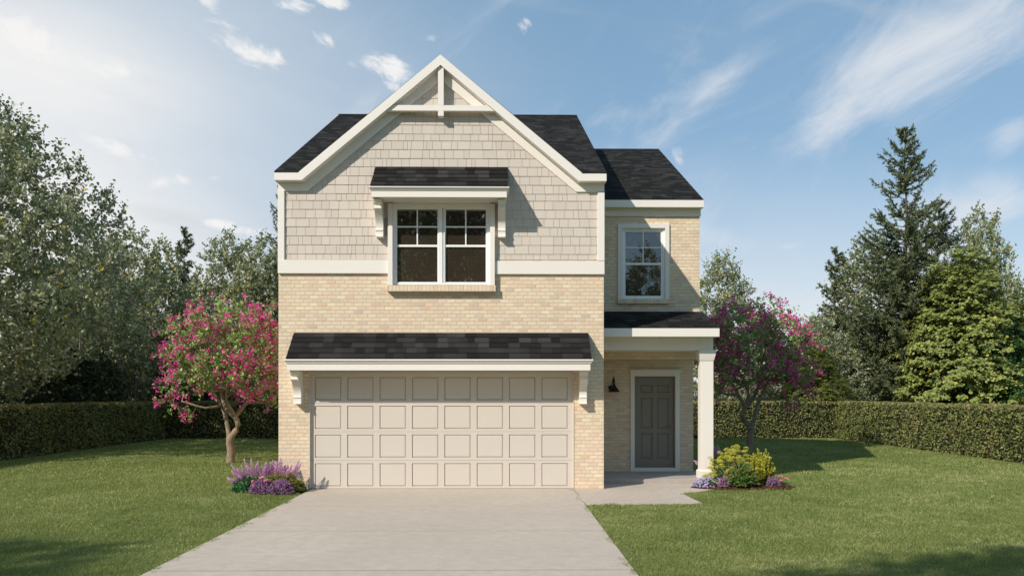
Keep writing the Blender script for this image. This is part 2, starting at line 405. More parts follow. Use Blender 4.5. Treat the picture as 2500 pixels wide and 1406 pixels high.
# collar beam and king post
tr = MB(); y0, y1 = -.18, -.08
zt_, zb_ = WZ(257.9, y0), WZ(271.6, y0)
def rake_x(z, s):                       # inner line of the fascia at height z
    a, c = (bot[2], bot[1]) if s < 0 else (bot[2], bot[3])
    return a[0] + (z-a[1])/(c[1]-a[1])*(c[0]-a[0])
tr.prism([(rake_x(zb_, -1)-.05, zb_), (rake_x(zb_, 1)+.05, zb_), (rake_x(zt_, 1)+.05, zt_), (rake_x(zt_, -1)-.05, zt_)], y0, y1)
truss = tr.build('gable_truss', M['trim'], house, .003)
kp = MB(); xa, xb = WX(1069.2, y0), WX(1083, y0)
kp.box(xa, xb, y0-.001, y1+.001, zt_, bot[2][1]-.02)
kz = WZ(286.4, y0); c = .018
kp.box(xa, xb, y0-.001, y1+.001, kz+c, zb_)
kp.add([(xa,y0,kz+c),(xb,y0,kz+c),(xb,y1,kz+c),(xa,y1,kz+c),(xa+c,y0+c,kz),(xb-c,y0+c,kz),(xb-c,y1-c,kz),(xa+c,y1-c,kz)], [(0,1,5,4),(1,2,6,5),(2,3,7,6),(3,0,4,7),(4,5,6,7)])
kp.build('king_post', M['trim'], truss, 0)
# main roof
ex0, ex1 = top[0][0], top[4][0]
RY = 5.85; SL = .509; ez = WZ(419.5, YF); rz = ez + SL*(RY-YF)
gy = YF + (top[2][1]-ez)/SL; BY = RY*2 - YF
rf = MB()
def roofpanel(m, poly, th=.03):
    n = len(poly); m.add([(*p,) for p in poly] + [(p[0], p[1], p[2]-th) for p in poly], [tuple(range(n)), tuple(range(2*n-1, n-1, -1))] + [(i, (i+1) % n, n+(i+1) % n, n+i) for i in range(n)])
gxl, gxm, gxr = top[1][0], top[2][0], top[3][0]
roofpanel(rf, [(ex0, YF, ez), (gxl, YF, ez), (gxm, gy, ez+SL*(gy-YF)), (gxm, RY, rz), (ex0, RY, rz)])
roofpanel(rf, [(gxr, YF, ez), (ex1, YF, ez), (ex1, RY, rz), (gxm, RY, rz), (gxm, gy, ez+SL*(gy-YF))])
roofpanel(rf, [(ex0, RY, rz), (ex1, RY, rz), (ex1, BY, ez), (ex0, BY, ez)])
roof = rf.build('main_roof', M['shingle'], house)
m = MB(); roofpanel(m, [(gxl, YF+.002, ez+.004), (gxm, YF+.002, top[2][1]), (gxm, gy+.02, top[2][1])]); roofpanel(m, [(gxm, YF+.002, top[2][1]), (gxr, YF+.002, ez+.004), (gxm, gy+.02, top[2][1])])
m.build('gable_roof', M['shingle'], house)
m = MB()                                 # ridge caps
for i in range(26):
    x = ex0 + (ex1-ex0)*i/26; w = (ex1-ex0)/26*1.1
    m.prism([(RY-.14, rz-.14*SL+.012), (RY, rz+.016), (RY+.14, rz-.14*SL+.012), (RY, rz+.002)], x, min(x+w, ex1), 'x')
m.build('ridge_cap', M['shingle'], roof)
for s, x in ((-1, ex0), (1, ex1)):       # barge boards along the two ends
    m = MB(); xo = x - .03*s; x = x - .006*s
    m.prism([(YF+.04, ez-.012), (RY, rz-.032), (BY, ez-.032), (BY, ez-.15), (RY, rz-.17), (YF+.04, ez-.15)], min(x, xo), max(x, xo), 'x'); m.build('barge_board', M['trim'], house)
# body of the main block and of the wing
m = MB()
ein = .12
for xa, xb in ((XL, XL+.2), (XR-.2, XR)):
    m.prism([(.2, -.3), (BY-.25, -.3), (BY-.25, ez-.1+.13*.5), (RY, rz-.05), (.2, ez+.2*SL-.02), (.2, ez)], xa, xb, 'x')
m.box(XL+.2, XR-.2, BY-.45, BY-.25, -.3, ez); m.build('brick_wall', M['brick'], house)
# wing to the right
W0 = XR; YB = 11.2
whx0, whx1 = WX(1519, YU), WX(1625, YU); whz0, whz1 = WZ(729, YU), WZ(556, YU)
wtop = WZ(506, YU) + .1
wall_holes('brick_wall', W0, XE, 2.5, wtop, YU, .2, [(whx0, whx1, whz0, whz1)], M['brick'], house)
dx0, dx1 = WX(1547, YR), WX(1651, YR); dz1 = WZ(914, YR)
wall_holes('brick_wall', W0, XE, 0.0, 3.0, YR, .2, [(dx0, dx1, -.1, dz1)], M['brick'], house)
m = MB(); m.box(XE-.2, XE, YU+.2, YB, 2.78, wtop); m.box(XE-.2, XE, YR+.2, YB, -.2, 2.78); m.box(W0, XE-.2, YB-.2, YB, -.2, wtop)
m.prism([(YU, wtop), (YB, wtop), (YB, WZ(487, 1.72)), (6.74, WZ(487,1.72)+.509*5.0), (YU, WZ(487,1.72)+.05)], XE-.2, XE-.001, 'x')
m.build('brick_wall', M['brick'], house)
yw = 1.72; wez = WZ(487, yw); wex = WX(1719, yw); wry = 6.74; wrz = wez + .509*(wry-yw)
m = MB(); roofpanel(m, [(XR+.003, yw, wez), (wex, yw, wez), (wex, wry, wrz), (XR+.003, wry, wrz)]); roofpanel(m, [(XR+.003, wry, wrz), (wex, wry, wrz), (wex, 2*wry-yw, wez), (XR+.003, 2*wry-yw, wez)])
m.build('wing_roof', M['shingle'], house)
m = MB(); m.box(XR+.003, wex+.002, yw-.003, yw+.03, WZ(505, yw), wez-.004); m.build('eave_fascia', M['trim'], house, .004)
m = MB(); m.box(XR+.003, wex, yw+.03, YU, WZ(505, yw)+.01, WZ(505, yw)+.04); m.build('soffit', M['trim'], house)
m = MB(); m.prism([(yw+.031, wez-.02), (wry, wrz-.032), (2*wry-yw, wez-.032), (2*wry-yw, wez-.15), (wry, wrz-.17), (yw+.031, wez-.15)], wex-.03, wex-.006, 'x'); m.build('barge_board', M['trim'], house)
m = MB(); m.box(XR+.001, XE+.015, YU-.035, YU, WZ(526.8, YU-.035), WZ(505, yw)+.012); m.build('frieze_board', M['trim'], house, .003)
# ---- windows
def sash(parent, xa, xb, za, zb, y, fr, mx, mz, name='sash', d=.045):
    s = MB()
    s.box(xa, xa+fr, y, y+d, za, zb); s.box(xb-fr, xb, y, y+d, za, zb); s.box(xa+fr, xb-fr, y, y+d, za, za+fr); s.box(xa+fr, xb-fr, y, y+d, zb-fr, zb)
    ob = s.build(name, M['frame'], parent, .003)
    return ob
def pane(parent, xa, xb, za, zb, y):
    s = MB(); s.box(xa, xb, y, y+.01, za, zb); return s.build('pane', M['glass'], parent)
def muntin(parent, xa, xb, za, zb, y, w, xm, zm):
    s = MB(); s.box(xm-w/2, xm+w/2, y, y+.02, za, zb); s.box(xa, xm-w/2, y+.001, y+.019, zm-w/2, zm+w/2); s.box(xm+w/2, xb, y+.001, y+.019, zm-w/2, zm+w/2)
    return s.build('muntin', M['frame'], parent)
# front double window
yc = -.10
ztop = WZ(500.5, 0)
window = empty('window', (0, 0, 0), 0, house)
for p0, p1 in ((946.6, 958.3), (1196.3, 1208)):
    win = MB(); win.box(WX(p0, yc), WX(p1, yc), yc, .03, WZ(696.3, yc), ztop); win.build('side_casing', M['trim'], window, .003)
yg = .0                                   # face of the vinyl frames
fx0, fx1 = WX(958.3, yc), WX(1196.3, yc)
fr = MB(); fz0, fz1 = WZ(696, 0), ztop+.02
def X0(p): return WX(p, yg)
fr.box(fx0, X0(967), yg-.01, .08, fz0, fz1); fr.box(X0(1188.5), fx1, yg-.01, .08, fz0, fz1)
fr.box(X0(967), X0(1188.5), yg-.01, .08, WZ(508, yg), fz1); fr.box(X0(967), X0(1188.5), yg-.01, .08, fz0, WZ(691, yg))
fr.box(X0(1070.5), X0(1080), yg-.01, .08, WZ(691, yg), WZ(508, yg)); fr.box(X0(1083), X0(1086), yg-.012, .08, WZ(691, yg), WZ(508, yg)); fr.box(X0(1080), X0(1083), yg+.03, .08, WZ(691, yg), WZ(508, yg))
fr.build('frame', M['frame'], window, .003)
for a, c in ((967, 1070.5), (1086, 1188.5)):
    ga, gc = a+2.2, c-2.6
    ys = yg+.004; ylo = yg + .008
    s = MB(); zl0, zl1 = WZ(691, ys), WZ(600, ys)
    s.box(X0(a), X0(ga), ys, ys+.05, zl0, zl1); s.box(X0(gc), X0(c), ys, ys+.05, zl0, zl1); s.box(X0(ga), X0(gc), ys, ys+.05, zl0, WZ(688.8, ys)); s.box(X0(ga), X0(gc), ys, ys+.05, WZ(603.4, ys), WZ(598, ys))
    s.build('sash', M['frame'], window, .002)
    s = MB(); zu1 = WZ(508, ys); zu0 = WZ(600, ys)
    yu = ys+.006
    s.box(X0(a), X0(ga), yu, ys+.05, zu0, zu1); s.box(X0(gc), X0(c), yu, ys+.05, zu0, zu1); s.box(X0(ga), X0(gc), yu, ys+.05, WZ(512, yu), zu1)
    s.build('sash', M['frame'], window, .002)
    pane(window, X0(ga)-.004, X0(gc)+.004, WZ(689.5, ys), WZ(602, ys), ys+.03)
    pane(window, X0(ga)-.004, X0(gc)+.004, WZ(599, ys), WZ(511, ys), ys+.034)
    muntin(window, X0(ga), X0(gc), WZ(598, ys), WZ(512, ys), ys+.012, .024, (X0(ga)+X0(gc))/2, WZ(554, ys))
s = MB(); ysl = -.12
s.box(WX(945, ysl), WX(1210, ysl), ysl, 0, WZ(709.6, ysl), WZ(696.6, ysl)); sl = s.build('sill', M['brick_sill'], window, .003)
s = MB(); s.box(WX(944.5, ysl), WX(1210.5, ysl), ysl-.006, 0, WZ(711.6, ysl), WZ(709.6, ysl)-.0005); s.build('sill_base', M['concrete'], window)
# wing window
yc = YU-.035
win = MB()
a0, a1, i0, i1 = WX(1508.6, yc), WX(1634.4, yc), WX(1520, yc), WX(1624, yc); tz, tb, bz = WZ(545, yc), WZ(556, yc), WZ(729.8, yc)
win.box(a0, i0, yc, YU+.02, bz, tz); win.box(i1, a1, yc, YU+.02, bz, tz); win.box(i0, i1, yc, YU+.02, tb, tz)
window2 = win.build('window', M['trim'], house, .003)
ys = YU+.03
def X1(p): return WX(p, ys)
fr = MB(); fr.box(i0-.004, X1(1523.5), ys-.01, ys+.08, bz, tb+.004); fr.box(X1(1618), i1+.004, ys-.01, ys+.08, bz, tb+.004); fr.box(X1(1523.5), X1(1618), ys-.01, ys+.08, WZ(561.5, ys), tb+.004); fr.box(X1(1523.5), X1(1618), ys-.01, ys+.08, bz, WZ(724.5, ys))
fr.build('frame', M['frame'], window2, .002)
s = MB(); s.box(X1(1523.5), X1(1527), ys, ys+.05, WZ(724.5, ys), WZ(643, ys)); s.box(X1(1613.5), X1(1618), ys, ys+.05, WZ(724.5, ys), WZ(643, ys)); s.box(X1(1527), X1(1613.5), ys, ys+.05, WZ(724.5, ys), WZ(721.5, ys)); s.box(X1(1527), X1(1613.5), ys, ys+.05, WZ(646.5, ys), WZ(641, ys)); s.build('sash', M['frame'], window2, .002)
yu = ys+.008; s = MB(); s.box(X1(1523.5), X1(1527), yu, ys+.05, WZ(643, ys), WZ(561.5, ys)); s.box(X1(1613.5), X1(1618), yu, ys+.05, WZ(643, ys), WZ(561.5, ys)); s.box(X1(1527), X1(1613.5), yu, ys+.05, WZ(565.7, ys), WZ(561.5, ys)); s.build('sash', M['frame'], window2, .002)
pane(window2, X1(1526.5), X1(1614), WZ(722, ys), WZ(645, ys), ys+.03); pane(window2, X1(1526.5), X1(1614), WZ(642, ys), WZ(565, ys), ys+.034)
muntin(window2, X1(1527), X1(1613.5), WZ(641, ys), WZ(565.7, ys), ys+.014, .022, X1(1570.3), WZ(603.5, ys))
s = MB(); ysl = YU-.06; s.box(WX(1508, ysl), WX(1633.5, ysl), ysl, YU, WZ(740.5, ysl), WZ(730, ysl)); s.build('sill', M['brick_sill'], window2, .003)
# ---- canopies
def canopy(name, pl, pr, pyt, pyb, plt, prt, fasc, brk, mout):
    # roof shingle courses: top edge at the wall, bottom edge at y=-.60
    yo = -.60
    xb0, xb1 = WX(pl, yo), WX(pr, yo); zb0 = WZ(pyb, yo); zt0 = WZ(pyt, -.01); zt0_y = -.005
    xt0, xt1 = WX(plt, 0), WX(prt, 0)
    xa, xb = (xb0+xt0)/2, (xb1+xt1)/2
    m = MB(); n = 5
    for i in range(n):
        f0, f1 = i/n, min(1, (i+1)/n + .06)
        ya, za = yo + (zt0_y-yo)*f0, zb0 + (zt0-zb0)*f0; yb_, zb_ = yo + (zt0_y-yo)*f1, zb0 + (zt0-zb0)*f1
        th = .016
        dx = rng.uniform(-.004, .004)
        m.prism([(ya, za), (yb_, zb_-.004), (yb_, zb_+.002), (ya-th*.6, za+th)], xa+dx, xb+dx, 'x', var=(i+1.5)/10)
    root = m.build(name, M['awning'], house)
    # closed ends, crown, fascia and soffit
    yf = -.545; zf1 = WZ(fasc[0], yf); zf0 = WZ(fasc[1], yf); fx0, fx1 = WX(fasc[2], yf), WX(fasc[3], yf)
    m = MB()
    zc = zb0 - .002; h = zc - zf1
    m.box(fx0-.045, fx1+.045, yo+.004, 0, zc-h*.38, zc); m.box(fx0-.03, fx1+.03, yo+.024, 0, zc-h*.7, zc-h*.40); m.box(fx0-.014, fx1+.014, yo+.04, 0, zf1, zc-h*.72)
    m.build('crown_moulding', M['trim'], root, .003)
    m = MB(); m.box(fx0, fx1, yf, yf+.03, zf0, zf1-.0005); m.box(fx0, fx0+.03, yf+.03, 0, zf0, zf1-.0005); m.box(fx1-.03, fx1, yf+.03, 0, zf0, zf1-.0005); m.build('fascia', M['trim'], root, .003)
    m = MB(); m.box(fx0+.03, fx1-.03, yf+.03, 0, zf0+.012, zf0+.03); m.build('soffit', M['trim'], root)
    for x0_, x1_ in ((xa+.01, xa+.03), (xb-.03, xb-.01)):
        m = MB(); m.prism([(yo+.03, zb0-.001), (0, zb0-.001), (0, zt0-.012)], x0_, x1_, 'x'); m.build('end_board', M['shingle'], root)
    # brackets
    for xm in brk:
        w = .07; zb1 = WZ(mout, -.12); H = zf0 - zb1; p = []
        D = .46
        prof = [(0, 0), (-.17, 0), (-.17, .02), (-.155, .035), (-.15, .10), (-.165, .115), (-.165, .14), (-.145, .155), (-.15, .20)]
        for i in range(7):
            t = i/6; prof.append((-(.15 + .19*t**1.6), .20 + (H-.20-.17)*t))
        prof += [(-.37, H-.165), (-.37, H-.135), (-.355, H-.125), (-.36, H-.09), (-.405, H-.06), (-.405, H-.045), (-.43, H-.03), (-.43, H), (0, H)]
        bk = MB(); bk.prism([(y, zb1+z) for y, z in prof], xm-w, xm+w, 'x')
        bo = bk.build('bracket', M['trim'], root, .003)
    return root
canopy('window_canopy', 904.3, 1240, 408.3, 455, 916, 1240, (466, 482, 907, 1237.3), (-2.27, 0.0), 580)
canopy('garage_canopy', 700, 1443.5, 812.7, 876, 716, 1437, (887.5, 904, 700.5, 1441.5), (-3.79, 1.515), 986)
# ---- garage door
jy = -.012
for x0_, x1_ in ((gx0-.004, WX(758.5, .05)), (WX(1399.5, .05), gx1+.004)):
    m = MB(); m.box(x0_, x1_, jy, .05, 0, gz1); m.build('garage_jamb', M['garage'], house, .003)
yd = .045
gd = MB(); gd.box(WX(752, .1), WX(1404, .1), yd+.05, yd+.09, 0.005, gz1+.1)
gdoor = gd.build('garage_door', M['garage'], house)
dl, dr = WX(756, yd), WX(1402, yd)
cols = [(768.7+79.07*i, 832.6+79.07*i) for i in range(8)]
rws = [(920.5+69.9*j, 976.3+69.9*j) for j in range(4)]
cuts = [gz1+.05, WZ(983.2, yd), WZ(1053.2, yd), WZ(1123, yd), .012]
for j in range(4):
    zt2, zb2 = cuts[j]-.0015, cuts[j+1]+.0015
    if j == 3: zb2 = .006
    m = MB(); pz1, pz0 = WZ(rws[j][0], yd), WZ(rws[j][1], yd)
    d = .028
    m.box(dl, dr, yd, yd+.049, zb2, pz0); m.box(dl, dr, yd, yd+.049, pz1, zt2)
    ed = [dl] + [WX(c, yd) for pc in cols for c in pc] + [dr]
    for i in range(0, len(ed), 2): m.box(ed[i], ed[i+1], yd, yd+.049, pz0, pz1)
    for c0, c1 in cols:
        xa, xb = WX(c0, yd), WX(c1, yd); q = .022; yy = yd+.009
        # sloped moulding then flat raised field
        m.add([(xa,yd+.026,pz0),(xb,yd+.026,pz0),(xb,yd+.026,pz1),(xa,yd+.026,pz1),(xa+q,yy,pz0+q),(xb-q,yy,pz0+q),(xb-q,yy,pz1-q),(xa+q,yy,pz1-q)], [(0,1,5,4),(1,2,6,5),(2,3,7,6),(3,0,4,7),(4,5,6,7)])
    sec = m.build('door_section', M['garage'], gdoor)
# ---- entry
yc = YR-.03
m = MB(); cz = WZ(909.5, yc)
m.box(WX(1539.6, yc), WX(1549.5, yc), yc, YR+.1, .09, cz); m.box(WX(1649, yc), WX(1659.8, yc), yc, YR+.1, .09, cz)
m.box(WX(1549.5, yc), WX(1649, yc), yc, YR+.1, WZ(918, yc), cz)
m.box(WX(1549.5, yc), WX(1649, yc), yc, YR+.1, .09, WZ(1142, yc))
m.box(WX(1537.8, yc), WX(1661.5, yc), yc-.02, YR, cz+.0005, WZ(903.5, yc)); m.box(WX(1536.5, yc), WX(1662.6, yc), yc-.035, YR, WZ(903.5, yc)+.0005, WZ(901.4, yc))
casing = m.build('door_casing', M['trim'], house, .003)
yd = YR+.05
m = MB(); x0_, x1_ = WX(1549, yc), WX(1649.4, yc); z0_, z1_ = WZ(1142.4, yc), WZ(917.8, yc); jw = .03
m.box(x0_-.03, x0_+jw, yd-.02, yd+.06, z0_, z1_+.02); m.box(x1_-jw, x1_+.03, yd-.02, yd+.06, z0_, z1_+.02); m.box(x0_+jw, x1_-jw, yd-.02, yd+.06, z1_-jw, z1_+.02); m.box(x0_+jw, x1_-jw, yd-.02, yd+.06, z0_-.02, z0_+.035)
m.build('door_frame', M['door_grey'], house)
m = MB(); lx0, lx1, lz0, lz1 = x0_+jw+.003, x1_-jw-.003, z0_+.038, z1_-jw-.003
pc = [(WX(1563.4, yd), WX(1593.2, yd)), (WX(1603.5, yd), WX(1633.3, yd))]
pr = [(WZ(1121, yd), WZ(1057.4, yd)), (WZ(1046.3, yd), WZ(970.2, yd)), (WZ(959, yd), WZ(938.3, yd))]
m.box(lx0, pc[0][0], yd, yd+.04, lz0, lz1); m.box(pc[0][1], pc[1][0], yd, yd+.04, lz0, lz1); m.box(pc[1][1], lx1, yd, yd+.04, lz0, lz1)
zz = [lz0] + [z for p in pr for z in p] + [lz1]
for c0, c1 in pc:
    for i in range(0, len(zz), 2): m.box(c0, c1, yd, yd+.04, zz[i], zz[i+1])
    for a, bq in pr:
        q = .022
        for (ia, ya), (ib, yb2) in (((0, yd+.004), (q, yd+.022)), ((q, yd+.022), (2*q, yd+.010))):
            A = [(c0+ia,ya,a+ia),(c1-ia,ya,a+ia),(c1-ia,ya,bq-ia),(c0+ia,ya,bq-ia)]; B = [(c0+ib,yb2,a+ib),(c1-ib,yb2,a+ib),(c1-ib,yb2,bq-ib),(c0+ib,yb2,bq-ib)]
            m.add(A+B, [(0,1,5,4),(1,2,6,5),(2,3,7,6),(3,0,4,7)] + ([(4,5,6,7)] if ia else []))
door = m.build('entry_door', M['door_grey'], house, fix=True)
m = MB(); hx = WX(1638.6, yd)
m.box(hx-.022, hx+.022, yd-.012, yd, WZ(1057, yd), WZ(1035.5, yd))
m.tube([(hx, yd-.012, WZ(1042, yd)), (hx, yd-.055, WZ(1042, yd))], [.011, .011], 10); m.tube([(hx+.01, yd-.055, WZ(1042, yd)), (hx-.05, yd-.058, WZ(1042.2, yd)), (hx-.115, yd-.05, WZ(1042.6, yd))], [.011, .0095, .009], 10)
m.tube([(hx, yd-.010, WZ(1052, yd)), (hx, yd-.022, WZ(1052, yd))], [.016, .015], 12)
m.build('door_handle', M['handle'], door, .001)
# wall lamp
lx = WX(1499, 2.3); lz = lambda p: WZ(p, 2.3)
m = MB(); m.tube([(lx-.045, YR, lz(946)), (lx-.045, YR-.02, lz(946))], [.055, .05], 20)
lamp = m.build('wall_lamp', M['dark_metal'], house)
m = MB(); pts = []
for i in range(11):
    t = i/10*PI; pts.append((lx-.045*(1-i/10), YR-.02-.11*(1-math.cos(t))/1.0*.9, lz(944)+.02+.20*math.sin(t*.62)))
pts = [(lx-.045, YR-.02, lz(946)), (lx-.04, YR-.07, lz(944)), (lx-.025, YR-.12, lz(932)), (lx-.008, YR-.17, lz(922)), (lx, 2.3, lz(919)), (lx, 2.3, lz(926))]
m.tube(pts, [.009]*6, 10); m.tube([(lx, 2.3, lz(917.5)), (lx, 2.3, lz(925))], [.005, .012], 10); m.build('arm', M['dark_metal'], lamp, smooth=True)
m = MB(); m.lathe([(.0, lz(924.5)), (.020, lz(924.5)), (.024, lz(938)), (.034, lz(939)), (.040, lz(942)), (.128, lz(955.5)), (.130, lz(956.6)), (.124, lz(956.4)), (.036, lz(943))], lx, 2.3, 28); m.build('shade', M['dark_metal'], lamp, fix=False)
m = MB(); m.lathe([(0, lz(955)), (.022, lz(953)), (.030, lz(949)), (.02, lz(944)), (.012, lz(941))], lx, 2.3, 16); m.build('bulb', M['lens'], lamp, smooth=True)
# porch roof, beam, ceiling, column, floor
yp = .60; pz1 = WZ(801, yp); pzb = WZ(821.3, yp); px1 = WX(1755.9, yp); ptz = WZ(760, YU)
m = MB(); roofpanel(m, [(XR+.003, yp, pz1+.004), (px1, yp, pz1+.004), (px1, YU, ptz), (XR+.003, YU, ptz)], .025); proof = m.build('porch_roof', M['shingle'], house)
m = MB(); m.box(XR+.003, px1+.002, yp-.02, yp+.02, pzb, pz1); m.build('eave_fascia', M['trim'], proof, .004)
m = MB(); m.prism([(yp+.02, pzb), (yp+.02, pz1), (YU, ptz-.03), (YU, pzb)], px1-.03, px1, 'x'); m.build('end_board', M['trim'], proof)
ybm = .94
m = MB(); m.box(XR+.003, px1-.03, yp+.02, ybm+.05, pzb+.008, pzb+.03); m.build('soffit', M['trim'], proof)
bz0 = WZ(854, ybm); bx1 = WX(1741.5, ybm)
m = MB(); m.box(XR+.003, bx1, ybm, ybm+.26, bz0, pzb+.008); m.box(bx1-.26, bx1, ybm+.26, YR, bz0+.001, pzb+.007); m.build('porch_beam', M['trim'], house, .004)
m = MB(); m.box(XR+.003, bx1-.26, ybm+.26, YR, bz0+.012, bz0+.04); m.build('porch_ceiling', M['trim'], house)
cx0, cx1 = WX(1711.2, ybm), WX(1742, ybm); cy1 = ybm + (cx1-cx0)
zs1 = WZ(880, ybm); zc1 = bz0-.001
m = MB(); m.box(cx0, cx1, ybm+.003, cy1, .1, zs1+.02); column = m.build('porch_column', M['trim'], house, .005)
m = MB(); k_ = .03
z1a, z2a = WZ(877.5, ybm), WZ(862, ybm)
def frus(m, e0, z0, e1, z1): m.add([(cx0-e0,ybm-e0,z0),(cx1+e0,ybm-e0,z0),(cx1+e0,cy1+e0,z0),(cx0-e0,cy1+e0,z0),(cx0-e1,ybm-e1,z1),(cx1+e1,ybm-e1,z1),(cx1+e1,cy1+e1,z1),(cx0-e1,cy1+e1,z1)], [(0,3,2,1),(0,1,5,4),(1,2,6,5),(2,3,7,6),(3,0,4,7),(4,5,6,7)])
frus(m, .006, zs1, .012, z1a); frus(m, .012, z1a+.0005, .042, z2a); frus(m, .042, z2a+.0005, .042, zc1-.0005); m.build('capital', M['trim'], column, .003)
m = MB(); frus(m, .03, .0905, .03, .235); frus(m, .03, .2355, .003, .262); m.build('base', M['trim'], column, .003)
porch = MB(); porch.box(XR+.003, XE+.06, .83, YR+.0, -.2, .09); porch.build('porch_floor', M['concrete2'], house, .008)
# ------------------------------------------------------------ ground
dxl, dxr = -3.56, 1.345
m = MB(); m.add([(-400,-400,-.016),(400,-400,-.016),(400,600,-.016),(-400,600,-.016)], [(0,1,2,3)])
tag(m.build('lawn_ground', M['soil'], fix=False), kind='structure')
cuts = [.1, -2.32, -4.72, -7.12, -9.52, -11.92, -14.3, -16.7]
m = MB()
for i in range(len(cuts)-1): m.box(dxl, dxr, cuts[i+1]+.014, cuts[i]-.014, -.12, 0)
dw = m.build('driveway', M['concrete']); tag(dw, kind='structure')
m = MB(); m.box(dxl+.01, dxr-.01, -16.6, .0, -.13, -.0035); tag(m.build('driveway_joint_strip', M['joint']), kind='structure')
walk_poly = [(dxr+.012, .1), (dxr+.012, G(1432, 1231)[1]), G(1500, 1229), G(1600, 1229.5), G(1715, 1227), G(1692, 1217), G(1668, 1203), G(1700, 1200), G(1745, 1194), (4.0, .25), (4.0, .829), (XR+.003, .829), (XR+.003, .1)]
m = MB(); m.prism(walk_poly, -.12, -.001, 'z'); wk = m.build('front_walk', M['concrete'], bevel=.004); tag(wk, kind='structure')
def inside(poly, x, y):
    r = np.zeros(len(x), bool); n = len(poly)
    for i in range(n):
        x1, y1 = poly[i]; x2, y2 = poly[(i+1) % n]
        c = ((y1 > y) != (y2 > y)) & (x < (x2-x1)*(y-y1)/((y2-y1) if abs(y2-y1) > 1e-9 else 1e-9)+x1); r ^= c
    return r
def vnoise(x, y, s, seed=0):               # smooth value noise, numpy
    x = x/s + 57.3*seed; y = y/s + 31.7*seed
    xi = np.floor(x).astype(int); yi = np.floor(y).astype(int); fx = x-xi; fy = y-yi
    def h(a, b): v = np.sin(a*127.1+b*311.7+seed*13.7)*43758.5453; return v-np.floor(v)
    fx = fx*fx*(3-2*fx); fy = fy*fy*(3-2*fy)
    return (h(xi,yi)*(1-fx)+h(xi+1,yi)*fx)*(1-fy)+(h(xi,yi+1)*(1-fx)+h(xi+1,yi+1)*fx)*fy
def lawn():
    R = np.random.default_rng(3); VS = []; VA = []
    # distance bands: density, blade height, width
    for (y0, y1, dens, h, w) in ((-11.2, -6.2, 6200, .036, .0033), (-6.2, -2.5, 4200, .038, .0044), (-2.5, 2.5, 2000, .044, .007), (2.5, 9, 1000, .048, .012), (9, 17.3, 480, .052, .018)):
        tmax = y1 + 15.5; hw = tmax*.67 + 3.0; xl, xr = max(-13.2, -hw), min(13.2, hw)
        n = int((xr-xl)*(y1-y0)*dens); x = R.uniform(xl, xr, n); y = R.uniform(y0, y1, n)
        t = y+15.5; keep = (np.abs(x) < t*.66+3.0)
        jit = (vnoise(x, y, .09, 2)-.5)*.14 + (vnoise(x, y, .30, 4)-.5)*.22
        keep &= ~((x > dxl-.0+jit+.01) & (x < dxr+.0-jit-.01))
        keep &= ~inside(walk_poly, x+jit*.8, y+jit*.9)
        keep &= ~((x > XL-.02) & (x < XE+.03) & (y > -.01)) 
        keep &= ~((x > XR-.1) & (x < XE+.06) & (y > .8))
        keep &= ~((((x-4.60)/.98)**2 + ((y-.22)/.47)**2) < 1+jit*4) 
        x, y = x[keep], y[keep]; n = len(x)
        hh = h*R.uniform(.55, 1.15, n)*(.8+.4*vnoise(x, y, .6, 7)); ww = w*R.uniform(.7, 1.3, n)
        a = R.uniform(0, 2*PI, n); ln = R.uniform(.1, .95, n)*hh; la = R.uniform(0, 2*PI, n)
        bx, by = np.cos(a)*ww/2, np.sin(a)*ww/2; tx, ty = np.cos(la)*ln, np.sin(la)*ln
        z0 = np.full(n, -.017)
        v = np.empty((n, 4, 3))
        v[:,0] = np.stack([x-bx, y-by, z0], 1); v[:,1] = np.stack([x+bx, y+by, z0], 1)
        v[:,2] = np.stack([x+bx*.8+tx*.45, y+by*.8+ty*.45, z0+hh*.62], 1); v[:,3] = np.stack([x+tx, y+ty, z0+hh], 1)
        VS.append(v); 
        va = np.clip(R.normal(.45, .2, n) + (vnoise(x, y, .9, 1)-.5)*.40 + (vnoise(x, y, .28, 5)-.5)*.35 + (vnoise(x, y, .10, 6)-.5)*.35 + (vnoise(x, y, 3.1, 9)-.5)*.25, 0, 1)
        dry = R.random(n) < .04+.16*np.clip(vnoise(x, y, .55, 11)-.55, 0, 1); va[dry] = R.uniform(.85, 1, dry.sum()); VA.append(va)
    me = fastmesh('grass', np.concatenate(VS), 4, np.concatenate(VA))
    tag(obj('grass', me, M['grass']), kind='stuff')
lawn()
# ------------------------------------------------------------ leaves and twigs as arrays
def unit(a): return a/np.maximum(np.linalg.norm(a, axis=-1, keepdims=True), 1e-9)
def leaves(P, size, R, nrm=None, nb=.0, shape='hex', fold=.0, asp=.8):
    n = len(P); nr = unit(R.normal(size=(n, 3)))
    if nrm is not None: nr = unit(nr*(1-nb) + nrm*nb)
    t = unit(np.cross(nr, R.normal(size=(n, 3)))); b = np.cross(nr, t)
    s = (size*R.uniform(.7, 1.3, n))[:, None] if np.isscalar(size) else (size*R.uniform(.8, 1.2, n))[:, None]
    if shape == 'hex': pts = [(-.5, 0), (-.22, .42), (.2, .40), (.55, 0), (.2, -.40), (-.22, -.42)]
    elif shape == 'quad': pts = [(-.5, 0), (0, .38), (.55, 0), (0, -.38)]
    else: pts = [(-.5, .3), (.5, 0), (-.5, -.3)]
    return np.stack([P + s*(u*t + v*asp*b) + (fold*abs(v)*s*nr if fold else 0) for u, v in pts], 1)
def spikes(A, B, w, R):                  # thin triangles from A to B
    d = B-A; s = unit(np.cross(d, R.normal(size=A.shape)))
    w = np.broadcast_to(np.asarray(w), (len(A),))[:, None]/2
    return np.stack([A-s*w, A+s*w, B], 1)
